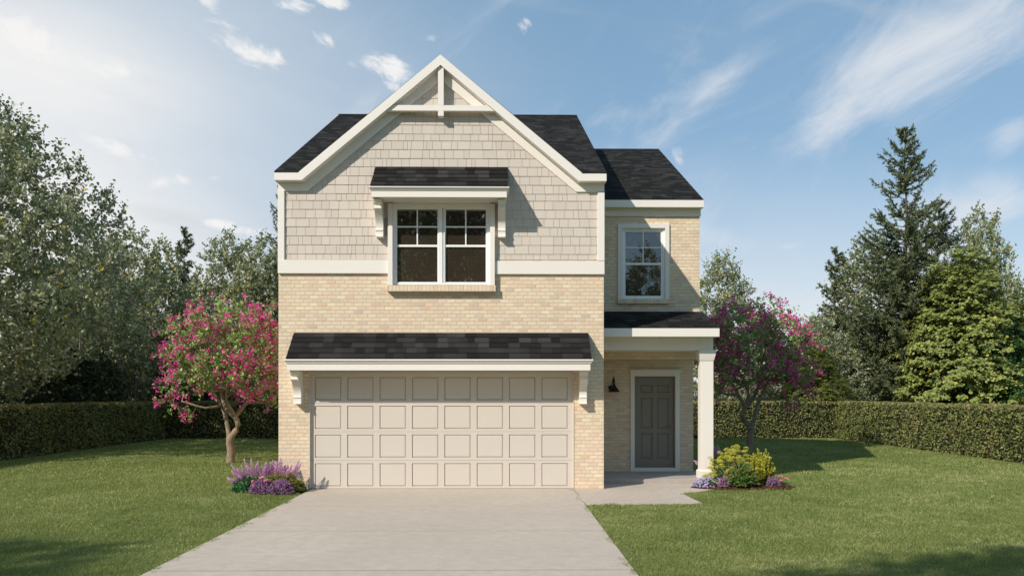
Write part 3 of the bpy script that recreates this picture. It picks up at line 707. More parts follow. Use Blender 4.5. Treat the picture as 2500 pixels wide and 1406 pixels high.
# ------------------------------------------------------------ branching
class Tree:
    def __init__(s, seed): s.P = []; s.par = []; s.R = np.random.default_rng(seed); s.tips = []; s.fix = {}
    def node(s, p, par): s.P.append(np.array(p, float)); s.par.append(par); return len(s.P)-1
    def limb(s, pts, par=-1):
        for p in pts: par = s.node(p, par)
        return par
    def grow(s, T, centre, up=.5, step=.35, wob=.05):
        T = T[np.argsort(np.linalg.norm(T-centre, axis=1))]
        arr = np.zeros((60000, 3)); n = len(s.P); arr[:n] = np.array(s.P)
        for p in T:
            d = p - arr[:n]; hd = np.hypot(d[:,0], d[:,1])
            cost = np.linalg.norm(d, axis=1) + up*np.maximum(0, hd*.6 - d[:,2])
            if getattr(s, 'minz', None) is not None: cost[arr[:n, 2] < s.minz] += 50
            k = int(np.argmin(cost)); a = arr[k]; L = np.linalg.norm(p-a)
            if L < 1e-3: continue
            m_ = max(1, int(L/step)); par = k
            c = (a+p)/2 + np.array([0, 0, -.10*L]) + s.R.normal(size=3)*wob*L
            for i in range(1, m_+1):
                t = i/m_; q = (1-t)**2*a + 2*t*(1-t)*c + t*t*p
                if i < m_: q = q + s.R.normal(size=3)*wob*step*.6
                par = s.node(q, par); arr[n] = q; n += 1
            s.tips.append(par)
    def radii(s, rootr, tip=.006, e=2.3):
        n = len(s.P); ch = [[] for _ in range(n)]
        for i, p in enumerate(s.par):
            if p >= 0: ch[p].append(i)
        r = np.zeros(n)
        order = sorted(range(n), key=lambda i: -i)
        for i in order: r[i] = tip if not ch[i] else sum(r[c]**e for c in ch[i])**(1/e)
        k = math.log(rootr/tip)/math.log(max(r[0]/tip, 1.001)); r = tip*(r/tip)**k
        for i, v in s.fix.items(): r[i] = v
        s.r = r; s.ch = ch
    def wood(s, name, mat, parent, big=.03, smooth=True, nmax=8):
        m = MB(); start = [(0, None)]
        while start:
            i, par = start.pop(); chain = []; rad = []
            if par is not None: chain.append(s.P[par]); rad.append(min(s.r[par], s.r[i]*1.25))
            j = i
            while True:
                chain.append(s.P[j]); rad.append(s.r[j])
                c = sorted(s.ch[j], key=lambda q: -s.r[q])
                for o in c[1:]: start.append((o, j))
                if not c: break
                j = c[0]
            if len(chain) > 1:
                k = nmax if rad[0] > .05 else (5 if rad[0] > .02 else 3)
                m.tube(chain, rad, k, cap=False)
        me = bpy.data.meshes.new(name); me.from_pydata(m.v, [], m.f); me.update()
        me.polygons.foreach_set('use_smooth', [True]*len(me.polygons))
        return obj(name, me, mat, parent)
def crown_targets(R, n, outline, cx, cy, z0, z1, seed, gap=.42, shell=.35, lean=(0, 0)):
    out = []
    while len(out) < n:
        z = R.uniform(0, 1, 4000); a = R.uniform(0, 2*PI, 4000); rr = R.uniform(0, 1, 4000)**shell
        rad = outline(z)*(.78+.44*vnoise(np.cos(a)*2+5, np.sin(a)*2+z*5, 1.0, seed))
        x = np.cos(a)*rr*rad; y = np.sin(a)*rr*rad; Z = z0+(z1-z0)*z
        ok = (R.uniform(0, 1, 4000) < (outline(z)/outline(np.linspace(0,1,50)).max())**1.3+.02)
        g = vnoise(x+10, Z+y*.7, .95, seed+1)*.6 + vnoise(y+20, Z-x*.6, 1.1, seed+2)*.4
        ok &= g > gap*.85*rr
        for q in np.stack([x+cx+lean[0]*z, y+cy+lean[1]*z, Z], 1)[ok]: out.append(q)
    return np.array(out[:n])
def foliage(tips, centre, R, ntw, L, nl, size, up=.35, droop=0, spread=.7, flat=0, jit=.04):
    n = len(tips); A = np.repeat(tips, ntw, 0); o = unit(A-centre)
    d = unit(o*.8 + R.normal(size=A.shape)*spread + np.array([0, 0, up]))
    if flat: d[:,2] *= (1-flat); d = unit(d)
    LL = L*R.uniform(.5, 1.25, len(A))[:, None]; B = A + d*LL; B[:,2] -= droop*LL[:,0]
    t = np.tile(np.linspace(.12, 1.0, nl), len(A))[:, None]
    P = np.repeat(A, nl, 0)*(1-t) + np.repeat(B, nl, 0)*t + R.normal(size=(len(A)*nl, 3))*jit
    if flat: P[:,2] = P[:,2]
    return A, B, P
def finish_tree(t, name, label, loc, rz, woodmat, leafmat, tw, P, size, nb, shape, vfun=None, cat='tree', rootr=.2, group=None, asp=.85, fold=0.0, tip=.006, twig=.006):
    root = empty(name, loc, rz); tag(root, label, cat, group)
    t.radii(rootr, tip); w = t.wood('trunk', woodmat, root)
    A, B = tw; tm = fastmesh('twigs', spikes(A, B, twig*2, t.R), 3, np.full(len(A), .5)); obj('twigs', tm, woodmat, w)
    cen = np.array([0, 0, P[:,2].mean()]); nr = unit(unit(P-cen)*.5+np.array([-.25, -.2, .8]))
    v = leaves(P, size, t.R, nr, nb, shape, asp=asp, fold=fold)
    va = t.R.random(len(P)) if vfun is None else vfun(P, t.R)
    me = fastmesh('crown', v, v.shape[1], va); obj('crown', me, leafmat, root)
    return root
def aspen(name, label, h, rad, seed, n, ntw, nl, size, trunk_h=.12, multi=1, prof=None, base=.1, group=None, loc=(0,0,0), rootr=None, nb=.3, gap=.42, cxy=(0,0), z0=None, twL=.42, mat='aspen', bark='bark_pale', shape='hex', up=.35, flat=0, spread=.7, drp=0):
    t = Tree(seed); R = t.R
    prof = prof or (lambda z: rad*(np.clip(z/.22, .25, 1)**.6)*np.clip((1-z)/.75, 0, 1)**.62+.08)
    if multi == 1: t.limb([(0, 0, z) for z in np.linspace(-.1, h*.5, 9)] if cxy == (0,0) else [(cxy[0]*(z/h)**1.5, cxy[1]*(z/h)**1.5, z) for z in np.linspace(-.1, h*.5, 9)])
    else:
        r0 = t.node((0, 0, -.1), -1); r1 = t.node((0, 0, .15), r0)
        for k in range(multi):
            a = 2*PI*k/multi+seed; t.limb([(math.cos(a)*.16*q, math.sin(a)*.14*q, .15+q*h*.075) for q in np.linspace(.4, 6, 7)], r1)
    z0 = h*base if z0 is None else z0
    T = crown_targets(R, n, prof, cxy[0]*.6, cxy[1]*.6, z0, h, seed, gap)
    t.minz = h*trunk_h; t.grow(T, np.array([0, 0, h*trunk_h]), .6)
    tips = np.array([t.P[i] for i in t.tips])
    cen = np.array([cxy[0]*.5, cxy[1]*.5, h*.40])
    A, B, P = foliage(tips, cen, R, ntw, twL, nl, size, up, spread=spread, flat=flat, droop=drp)
    return finish_tree(t, name, label, loc, 0, M[bark], M[mat], (A, B), P, size, nb, shape, rootr=rootr or h*.017, group=group)
def place(src, label, x, y, s, rz, sz=None, group=None):
    c = copy_tree(src); c.location = (x, y, 0); c.scale = (s, s, sz or s); c.rotation_euler = (0, 0, rz); c['label'] = label
    return c
def px_at(px, Y): return WX(px, Y)
# big one at the left edge
GT = 'broadleaf trees beyond the hedge'
def bigprof(z): return 6.7*(np.clip((z+.02)/.30, .18, 1)**.8)*np.clip((1-z)/.62, 0, 1)**.75+.2
big = aspen('aspen_tree', 'largest broadleaf tree at the left edge, grey-green leaves hanging over the hedge', 11.6, 6.6, 11, 2500, 5, 9, .098, .08, 1, bigprof, .11, GT, (-17.2, 9.6, 0), .26, .25, .46, twL=.55, spread=.8)
midA = aspen('aspen_tree', 'grey-green tree with several white stems left of the pink tree', 8.7, 2.5, 21, 560, 5, 8, .105, .10, 4, None, .06, GT, (px_at(325, 20), 20, 0), .12, .3, .42, twL=.45)
midB = aspen('aspen_tree', 'broad pale leaved tree above the pink tree and left of the house', 8.9, 2.9, 31, 700, 5, 8, .10, .10, 1, None, .05, GT, (px_at(560, 21.5), 21.5, 0), .14, .3, .40, twL=.5)
place(midB, 'grey-green tree behind the big left one, just right of its tips', px_at(235, 22), 22, 1.02, 2.1, .98)
place(midA, 'narrow pale tree between the white stemmed tree and the small left conifer', px_at(395, 23.5), 23.5, .92, 1.0, 1.02)
place(midA, 'pale tree touching the left wall of the house, beyond the hedge', px_at(650, 20.5), 20.5, .95, 4.0, .98)
place(midB, 'leafy tree filling the gap behind the small left conifer', px_at(478, 26), 26, .95, 3.3, .80)
place(midB, 'pale leaved tree standing just right of the house above the right pink tree', px_at(1762, 20), 20, .80, .7, .88)
place(midA, 'light silvery tree left of the tall conifer on the right', px_at(2112, 25), 25, 1.12, 2.6, 1.06)
place(midB, 'silvery tree rising behind the lime green tree', px_at(2392, 25), 25, .92, 5.0, 1.22)
place(midB, 'olive green tree low behind the right edge of the right pink tree', px_at(1995, 21), 21, .80, 4.2, .58)
place(midA, 'low leafy tree behind the foot of the tall conifer', px_at(2120, 24.3), 24.3, .95, .4, .55)
place(midB, 'low leafy tree between the house and the right pink tree, beyond the hedge', px_at(1840, 22), 22, .9, 1.4, .62)
# lime green tree
def limeprof(z): return 2.45*(np.clip((z+.25)/.30, .4, 1)**.5)*np.clip((1-z)/.60, 0, 1)**.62+.15
lime = aspen('lime_green_tree', 'bright lime green tree with dense layered leaves right of the tall conifer', 8.3, 2.4, 41, 1250, 5, 9, .115, .08, 1, limeprof, .06, 'lime green trees', (px_at(2352, 19.7), 19.7, 0), .13, .65, .5, twL=.40, mat='lime', bark='bark_dark', up=0, flat=.72, spread=1.0, drp=.12)
place(lime, 'yellow-green tree at the right edge of the picture', px_at(2530, 22), 22, .85, 2.2, .82)
place(lime, 'low yellow-green tree right of the right pink tree, beyond the hedge', px_at(1975, 19.4), 19.4, .62, 3.4, .50)
def bushprof(z): return 2.3*np.clip((1-z)/.8, 0, 1)**.5*np.clip((z+.4)/.5, 0, 1)+.1
bush = aspen('leafy_bush', 'deep green bush at the lower right behind the hedge', 4.6, 2.3, 51, 420, 5, 8, .085, .05, 3, bushprof, .1, 'bushes beyond the hedge', (px_at(2462, 18.9), 18.9, 0), .06, .35, .42, twL=.36, mat='deep', bark='bark_dark')
def darkprof(z): return 3.0*np.clip((1-z)/.7, 0, 1)**.5*np.clip((z+.5)/.5, 0, 1)+.1
dark = aspen('dark_bush', 'blackish evergreen bush behind the left hedge under the largest tree', 5.2, 3, 61, 420, 5, 8, .11, .05, 3, darkprof, .06, 'bushes beyond the hedge', (px_at(90, 15), 15, 0), .06, .2, .35, twL=.42, mat='dark', bark='bark_dark')
place(bush, 'bright green bush low behind the left hedge, left of the white stems', px_at(205, 18.9), 18.9, .75, 1.2, .62)
place(dark, 'dark bush behind the white stemmed tree', px_at(400, 25), 25, .9, 1.9, .8)
place(dark, 'dark bush low beyond the hedge under the pale tree left of the house', px_at(560, 25), 25, 1.0, 3.9, .8)
place(dark, 'dark bush behind the tall conifer on the right', px_at(2200, 26), 26, 1.0, .9, .85)
# ------------------------------------------------------------ conifers
def conifer(name, label, h, rad, seed, loc, nb, group, dens=1.0, needle=.11, wide=.036, gapz=.08, powr=.85):
    R = np.random.default_rng(seed); root = empty(name, loc); tag(root, label, 'conifer', group)
    m = MB(); wz = np.linspace(-.1, h*.985, 26)
    m.tube([(.05*math.sin(z*1.3+seed), .05*math.cos(z*1.1), z) for z in wz], [max(.012, h*.0125*(1-z/h)) for z in wz], 7, cap=False)
    S = []; A_ = []; B_ = []
    for i in range(nb):
        f = (i+R.random())/nb; f = gapz + (1-gapz)*f**1.4; z = h*f
        a = i*2.39996+R.normal()*.4
        L = rad*((1-f)**powr)*R.choice([.45, .7, .9, 1.05, 1.25], p=[.15, .2, .25, .28, .12])*R.uniform(.85, 1.1)+.16
        if L < .12 or (f > .66 and R.random() < .38): continue
        rise = .0 + .70*f**1.3 + R.normal()*.12; sag = .40*(1-f)
        k = max(4, int(L/.22)); pts = []
        for j in range(k+1):
            t = j/k; r = L*t; zz = z + rise*L*t - sag*L*t*(1-t) + .16*L*t**3
            aa = a + .12*math.sin(t*3+i); pts.append((math.cos(aa)*r, math.sin(aa)*r, zz))
        m.tube(pts, [max(.006, .009+.012*L*(1-j/k)) for j in range(k+1)], 3, cap=False)
        pts = np.array(pts); side = np.array([-math.sin(a), math.cos(a), 0])
        for j in range(1, k+1):
            t = j/k
            if t < .22 and L > 1.0 : continue
            for sgn in (-1, 1):
                for rep in range(2):
                    ll = (L*.22*(1-t*.6)+.15)*R.uniform(.5, 1.2)
                    d = unit(side*sgn*R.uniform(.4, 1) + np.array([math.cos(a), math.sin(a), 0])*R.uniform(.4, 1) + np.array([0, 0, R.normal()*.45+.25]))
                    b = pts[j] - (pts[j]-pts[j-1])*R.random()
                    S.append((b, b+d*ll))
        S.append((pts[-1]-(pts[-1]-pts[-2])*.8, pts[-1]+(pts[-1]-pts[-2])*.6))
    S.append(((0, 0, h*.93), (0.0, 0.03, h*1.0))); S.append(((0, 0, h*.96), (0.06, 0.0, h*1.01)))
    me = m.mesh('trunk', False); me.polygons.foreach_set('use_smooth', [True]*len(me.polygons)); w = obj('trunk', me, M['bark_dark'], root)
    A = np.array([s[0] for s in S], float); B = np.array([s[1] for s in S], float)
    LN = np.linalg.norm(B-A, axis=1); cnt = np.maximum(6, (LN*62*dens).astype(int))
    I = np.repeat(np.arange(len(A)), cnt); t = R.uniform(0, 1.05, len(I))[:, None]
    P = A[I]*(1-t)+B[I]*t; ax = unit(B-A)[I]
    d = unit(ax*.65 + R.normal(size=P.shape)*.75); Q = P + d*(needle*R.uniform(.6, 1.2, len(P)))[:, None]
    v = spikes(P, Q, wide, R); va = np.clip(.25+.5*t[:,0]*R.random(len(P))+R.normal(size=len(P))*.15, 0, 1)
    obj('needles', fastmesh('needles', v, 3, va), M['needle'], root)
    obj('twigs', fastmesh('twigs', spikes(A, B, .02, R), 3, np.full(len(A), .5)), M['bark_dark'], w)
    return root
GC = 'conifers beyond the hedge'
tall = conifer('conifer_tree', 'tallest conifer on the right, bare stem showing between irregular branches', 13.75, 3.0, 7, (px_at(2211, 22), 22, 0), 330, GC, 1.25, .12, .042, .12, .68)
small = conifer('conifer_tree', 'small narrow conifer left of the silvery tree on the right', 8.9, 1.7, 8, (px_at(2040, 25), 25, 0), 120, GC, 1.2, .13, .045, .1, .85)
def placec(src, label, px, Y, s, rz, sz): return place(src, label, px_at(px, Y), Y, s, rz, sz)
placec(tall, 'second conifer close behind the tallest one on its right', 2292, 25.5, .92, 2.0, .82)
placec(small, 'small conifer on the left rising between the pale trees', 450, 25, 1.0, 1.0, 1.10)
placec(tall, 'conifer peeping out behind the left wall of the house', 702, 23, .62, 3.5, .86)
placec(tall, 'dark conifer standing in the shade far left behind the hedge', 120, 17.5, .85, 4.5, .50)
# ------------------------------------------------------------ pink flowering trees
def pink_tree(loc):
    t = Tree(77); R = t.R
    def p(px, py, y=0):
        x, z = W(px, py, 6.0); x0 = WX(563, 6.0); return (x-x0, y, z)
    base = t.limb([p(563, 1133), p(563, 1118), p(564, 1104), p(563, 1092), p(561, 1080), p(561, 1072)])
    la = t.limb([p(556, 1052, .05), p(551, 1030, .08), p(546, 1010, .10), p(539, 990, .08), p(531, 975, .05), p(522, 960, 0), p(512, 945, -.05)], base)
    rb = t.limb([p(570, 1060, -.04), p(579, 1048, -.06), p(583, 1036, -.06), p(580, 1025, -.05), p(575, 1017, -.04)], base)
    ra = t.limb([p(566, 1008, -.08), p(557, 997, -.10), p(550, 985, -.08), p(543, 968, -.05), p(537, 950, .0), p(534, 930, .05)], rb)
    rc = t.limb([p(582, 1006, .03), p(590, 994, .08), p(599, 982, .12), p(607, 970, .15), p(615, 955, .2), p(622, 938, .25)], rb)
    rd = t.limb([p(562, 985, -.2), p(561, 970, -.3), p(566, 950, -.4), p(572, 930, -.45)], rb)
    lh = t.limb([p(530, 993, -.2), p(511, 995, -.3), p(492, 990, -.35), p(475, 984, -.35), p(455, 979, -.3)], t.par[ra]-2 if False else la-3)
    rh = t.limb([p(625, 982, .2), p(645, 979, .25), p(662, 970, .3)], rc-3)
    nfix = len(t.P); n = 470; T = []
    cx, cz = p(552, 868)[0], p(552, 868)[2]
    while len(T) < n:
        q = R.uniform(-1, 1, 3); r = np.linalg.norm(q)
        if r > 1 or R.random() > .25+.75*r**2: continue
        rx, ry, rzp = 1.62, 1.5, 1.30
        k = .82+.36*vnoise(np.array([q[0]*2.2+q[1]+9]), np.array([q[2]*2.2-q[1]+4]), 1., 3)[0]
        P_ = np.array([cx+q[0]*rx*k, q[1]*ry*k, cz+q[2]*rzp*k])
        if q[2] < -.72 and abs(q[0]) < .55: continue
        T.append(P_)
    for (a, b_) in ((470, 1008), (478, 1015), (420, 965), (410, 975), (455, 1000), (668, 975), (660, 985), (430, 985), (405, 800), (420, 850), (655, 750), (648, 762), (640, 778)): T.append(np.array(p(a, b_, R.uniform(-.3, .2))))
    t.minz = 1.1; t.grow(np.array(T), np.array([0, 0, 1.3]), .45, .25, .07)
    t.radii(.13, .006, 2.4)
    fx = [.118, .110, .102, .096, .100, .104]
    for i, v in enumerate(fx): t.r[i] = v
    for i in range(6, 13): t.r[i] = .060-.004*(i-6)
    for i in range(13, 18): t.r[i] = .078-.004*(i-13)
    for k0, r0 in ((18, .062), (24, .058), (30, .045), (34, .032), (39, .030)):
        for i in range(6): 
            if k0+i < nfix: t.r[k0+i] = min(r0, max(.02, r0*(1-.09*i)))
    root = empty('pink_flowering_tree', loc); tag(root, 'small pink blossomed tree with forked tan trunk in sun left of the house', 'tree', 'pink flowering trees')
    w = t.wood('trunk', M['bark_tan'], root, nmax=12)
    tips = np.array([t.P[i] for i in t.tips]); cen = np.array([cx, 0, cz-.4])
    A, B, P = foliage(tips, cen, R, 4, .28, 5, .08, .3, jit=.03)
    obj('twigs', fastmesh('twigs', spikes(A, B, .010, R), 3, np.full(len(A), .5)), M['bark_tan'], w)
    nr = unit(unit(P-cen)*.6+np.array([-.2, -.3, .5]))
    obj('crown', fastmesh('crown', leaves(P, .082, R, nr, .35, 'hex', asp=.62, fold=.15), 6, R.random(len(P))), M['pink_leaf'], root)
    # blossom clusters sit at the twig ends
    sel = R.random(len(B)) < (.16+.50*(vnoise(B[:,0]+3, B[:,2]+B[:,1], .42, 6) > .5)); Cc = B[sel]
    Q = np.repeat(Cc, 12, 0) + R.normal(size=(len(Cc)*12, 3))*.045
    nr = unit(Q-np.repeat(Cc, 12, 0)+unit(Q-cen)*.03)
    obj('blossoms', fastmesh('blossoms', leaves(Q, .056, R, nr, .5, 'quad', asp=1.0, fold=.2), 4, R.random(len(Q))), M['magenta'], root)
    return root
pink = pink_tree((WX(563, 6.0), 6.0, 0))
p2 = place(pink, 'pink blossomed tree standing in the shade right of the porch', WX(1832, 10.4), 10.4, 1.13, PI, 1.13)
# ------------------------------------------------------------ clipped hedge round the garden
def hedge(name, label, x0, x1, y0, y1, h, seed, faces, dens):
    R = np.random.default_rng(seed); root = empty(name, ((x0+x1)/2, (y0+y1)/2, 0)); tag(root, label, 'hedge', 'clipped hedges round the garden')
    cx, cy = (x0+x1)/2, (y0+y1)/2
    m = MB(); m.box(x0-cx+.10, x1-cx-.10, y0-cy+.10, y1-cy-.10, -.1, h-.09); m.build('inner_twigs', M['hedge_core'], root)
    P = []; Nn = []
    def face(kind, d):
        if kind in 'LR':
            n = int((y1-y0)*h*d); y = R.uniform(y0, y1, n); z = h*R.random(n)**.95; x = np.full(n, x0 if kind == 'L' else x1); nn = np.array([-1 if kind == 'L' else 1, 0, 0])
        elif kind in 'FB':
            n = int((x1-x0)*h*d); x = R.uniform(x0, x1, n); z = h*R.random(n)**.95; y = np.full(n, y0 if kind == 'F' else y1); nn = np.array([0, -1 if kind == 'F' else 1, 0])
        else:
            n = int((x1-x0)*(y1-y0)*d); x = R.uniform(x0, x1, n); y = R.uniform(y0, y1, n); z = np.full(n, h); nn = np.array([0, 0, 1])
        a = x if kind in 'FBT' else y; b = y if kind == 'T' else z
        bmp = (vnoise(a, b, .24, seed)-.5)*.10 + (vnoise(a, b, .9, seed+1)-.5)*.08 + R.normal(size=n)*.022
        p = np.stack([x-cx, y-cy, z], 1) + nn*bmp[:, None]
        if kind == 'T': p[:,2] = np.minimum(p[:,2], h+.03)
        P.append(p); Nn.append(np.tile(nn, (n, 1)))
    for f in faces: face(f, dens*(.8 if f == 'T' else 1))
    P = np.concatenate(P); Nn = np.concatenate(Nn)
    nr = unit(Nn*.8+np.array([0, 0, .5]))
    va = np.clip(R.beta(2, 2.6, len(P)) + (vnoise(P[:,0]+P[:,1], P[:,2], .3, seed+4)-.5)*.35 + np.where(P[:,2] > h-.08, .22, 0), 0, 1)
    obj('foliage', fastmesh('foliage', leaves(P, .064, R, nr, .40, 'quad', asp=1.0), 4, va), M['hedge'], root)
HX = 13.42; HH = 1.44
hedge('clipped_hedge', 'shaded clipped hedge running along the left side of the lawn', -HX-1.05, -HX, -2, 17.6, HH, 1, 'RT', 560)
hedge('clipped_hedge', 'sunlit clipped hedge running along the right side of the lawn', HX, HX+1.05, -2, 17.6, HH, 2, 'LT', 560)
hedge('clipped_hedge', 'clipped hedge across the back of the garden behind house and pink trees', -HX-1.05, HX+1.05, 17.6, 18.6, HH, 3, 'FT', 480)
# trees behind the viewer: their shade lies on the near lawn and they show in the window panes
GB = 'trees behind the viewer'
t1 = place(big, 'tall leafy tree behind the viewer on the left of the driveway', -17.2, -17.6, .80, 1.0, .98); t1['group'] = GB
t2 = place(midB, 'round leafy tree behind the viewer beside the driveway', -7.2, -19.0, 1.15, .3, 1.46); t2['group'] = GB
t5 = place(dark, 'great dark evergreen across the street reflected in the front window', -4.5, -34, 2.6, 1.0, 3.4); t5['group'] = GB
t3 = place(big, 'broad tree across the street reflected in the front window', -4.5, -41, 1.1, 2.0, 1.75); t3['group'] = GB
t4 = place(midA, 'small tree across the street reflected in the wing window', 8.7, -30, 1.2, 2.0, 1.2); t4['group'] = GB
# ------------------------------------------------------------ planting by the house
def plant(name, label, cat, loc, group=None):
    r = empty(name, loc); tag(r, label, cat, group); return r
def dome_dirs(R, n, rx, ry, h, zmin=.12, p=1.0):
    a = R.uniform(0, 2*PI, n); c = R.uniform(0, 1, n)**p
    el = np.arccos(1-c*(1-0.0)); s = np.sin(el); z = np.cos(el)
    return np.stack([np.cos(a)*s*rx, np.sin(a)*s*ry, np.maximum(z, zmin)*h], 1)
def lavender(label, loc, rx, ry, h, seed, n=300, group='purple lavender mounds'):
    R = np.random.default_rng(seed); r = plant('lavender', label, 'lavender', loc, group)
    T = dome_dirs(R, n, rx, ry, h, .1)*R.uniform(.93, 1.03, n)[:, None]; A = T*np.array([.22, .22, 0])+R.normal(size=(n,3))*np.array([.02,.02,0])
    mid = A*.42+T*.58+np.array([0, 0, .02])
    S = np.concatenate([spikes(A, T, .007, R), spikes(A, mid, .012, R)])
    obj('stems', fastmesh('stems', S, 3, R.random(len(S))), M['stem'], r)
    k = 18; t = np.tile(np.linspace(.62, 1.02, k), n)[:, None]; P = np.repeat(A, k, 0)*(1-t)+np.repeat(T, k, 0)*t+R.normal(size=(n*k,3))*.0065
    obj('flower_spikes', fastmesh('flower_spikes', leaves(P, .019, R, None, 0, 'quad', asp=1), 4, np.clip(R.random(len(P))*.7+(t[:,0]-.55)*.5, 0, 1)), M['lav'], r)
    L = dome_dirs(R, 500, rx*.8, ry*.8, h*.6, .05)*R.uniform(.4, 1, 500)[:, None]
    obj('leaves', fastmesh('leaves', leaves(L, .045, R, None, 0, 'quad', asp=.3), 4, R.random(500)), M['stem'], r)
    return r
def sprigs(name, label, cat, loc, rx, ry, h, n, mat, seed, up=0, nl=26, ls=.022, zmin=.12, group=None, lw=.4, base=.2, p=1.0):
    R = np.random.default_rng(seed); r = plant(name, label, cat, loc, group)
    T = dome_dirs(R, n, rx, ry, h, zmin, p)*R.uniform(.72, 1.05, n)[:, None]; A = T*np.array([base+up, base+up, 0])+R.normal(size=(n,3))*np.array([.02,.02,0])
    C = A*.5+T*.5+np.array([0, 0, 1])*(.06+.1*up)
    obj('stems', fastmesh('stems', np.concatenate([spikes(A, C, .012, R), spikes(C, T, .008, R)]), 3, R.random(2*n)), M['stem'], r)
    t = np.tile(np.linspace(.12, 1.0, nl), n)[:, None]; Ar, Cr, Tr = (np.repeat(q, nl, 0) for q in (A, C, T))
    P = (1-t)**2*Ar+2*t*(1-t)*Cr+t*t*Tr; ax = unit(2*(1-t)*(Cr-Ar)+2*t*(Tr-Cr))
    P = P + R.normal(size=P.shape)*.005; Q = P + unit(ax*.9+R.normal(size=P.shape)*.6)*ls*R.uniform(.7, 1.2, len(P))[:, None]
    s = unit(np.cross(Q-P, R.normal(size=P.shape)))*ls*lw/2; m_ = (P+Q)/2
    V = np.stack([P, m_+s, Q, m_-s], 1)
    va = np.clip(t[:,0]**2*.85+R.normal(size=len(P))*.12+.08, 0, 1)
    obj('leafy_sprigs', fastmesh('leafy_sprigs', V, 4, va), M[mat], r)
    return r
def spike_plant(label, loc, spk, seed, leafmass, group='pink spiked perennials'):
    R = np.random.default_rng(seed); r = plant('spiked_perennial', label, 'flowering plant', loc, group)
    st = MB(); V = []; va = []
    for (x, y, z0, z1, lx, ly) in spk:
        a = np.array([x, y, z0]); b = np.array([x+lx, y+ly, z1]); st.tube([(x*.3, y*.3, 0), tuple(a), tuple(b)], [.005, .004, .002], 4, cap=False)
        L = np.linalg.norm(b-a); k = int(760*L/.32); t = R.random(k)[:, None]; rad = (.047*(1-t**1.4)+.006)*np.clip(t*8+.3, 0, 1)
        d = unit(R.normal(size=(k,3))); P = a*(1-t)+b*t+d*rad*R.uniform(.6, 1.05, (k,1))
        V.append(leaves(P, .0125, R, d, .3, 'quad', asp=1)); va.append(np.clip(t[:,0]**1.3*.8+R.normal(size=k)*.12+.15, 0, 1))
    obj('stems', st.mesh('stems', False), M['stem'], r)
    obj('flower_spikes', fastmesh('flower_spikes', np.concatenate(V), 4, np.concatenate(va)), M['astilbe'], r)
    k, rx, ry, h = leafmass; P = dome_dirs(R, k, rx, ry, h, .05)*R.uniform(.55, 1.05, k)[:, None]
    obj('leaves', fastmesh('leaves', leaves(P, .058, R, unit(P+np.array([0,-.1,.2])), .35, 'hex', asp=.55, fold=.2), 6, R.random(k)), M['bluegreen'], r)
    return r
def gpos(px, py): x, y = G(px, py); return (x, y, 0)
def spk_from(loc, lst, y0=0, seed=0):
    R = np.random.default_rng(seed); out = []
    for (bx, by, tx, ty) in lst:            # base and tip sightings, at the plant's own depth
        y = loc[1]+R.uniform(-.12, .12)
        xb, zb2 = W(bx, by, y); xt, zt2 = W(tx, ty, y); out.append((xb-loc[0], y-loc[1], max(.03, zb2), zt2, xt-xb, R.uniform(-.02, .02)))
    return out
Yl = -.30
LA = (WX(606, Yl), Yl, 0); LBm = (WX(662, Yl+.05), Yl+.05, 0); LC = (WX(716, Yl-.05), Yl-.05, 0)
spike_plant('leftmost pink spiked plant, leaning out over the lawn above blue-green leaves', LA, spk_from(LA, [(583,1180,553,1165), (582,1168,565,1150), (592,1162,578,1142), (592,1168,564,1133), (601,1167,590,1134), (608,1158,596,1120), (612,1160,602,1135), (618,1164,613,1118), (600,1175,581,1160), (575,1178,556,1167)], seed=1), 5, (1100, .30, .24, .27))
spike_plant('middle pink spiked plant behind the heath beside the left lavender', LBm, spk_from(LBm, [(625,1160,630,1124), (632,1162,625,1136), (638,1160,640,1136), (646,1156,651,1126), (650,1158,660,1128), (655,1156,648,1130), (661,1156,666,1124), (668,1154,672,1124), (664,1160,661,1137), (642,1162,645,1140), (637,1174,636,1152), (655,1166,655,1155)], seed=2), 6, (600, .26, .2, .24))
spike_plant('rightmost pink spiked plant standing against the brick beside the garage', LC, spk_from(LC, [(683,1154,674,1127), (688,1152,685,1116), (690,1156,680,1124), (694,1156,697,1132), (700,1156,703,1130), (706,1156,712,1132), (714,1162,730,1122), (720,1158,736,1126), (712,1164,720,1140), (722,1166,731,1150), (698,1162,702,1146), (676,1158,672,1136)], seed=3), 7, (500, .24, .18, .22))
sprigs('heath', 'rounded golden-green heath between the lavenders and the pink spikes', 'heath', (WX(690, -.46), -.46, 0), .40, .22, .38, 300, 'heath2', 8, ls=.034, nl=34, group='heath plants')
lavender('left one of the two purple lavender mounds, with a few coral flowers in it', gpos(640, 1204), .24, .20, .27, 9)
lavender('right one of the two purple lavender mounds, nearer the driveway', gpos(685, 1205), .25, .20, .26, 10)
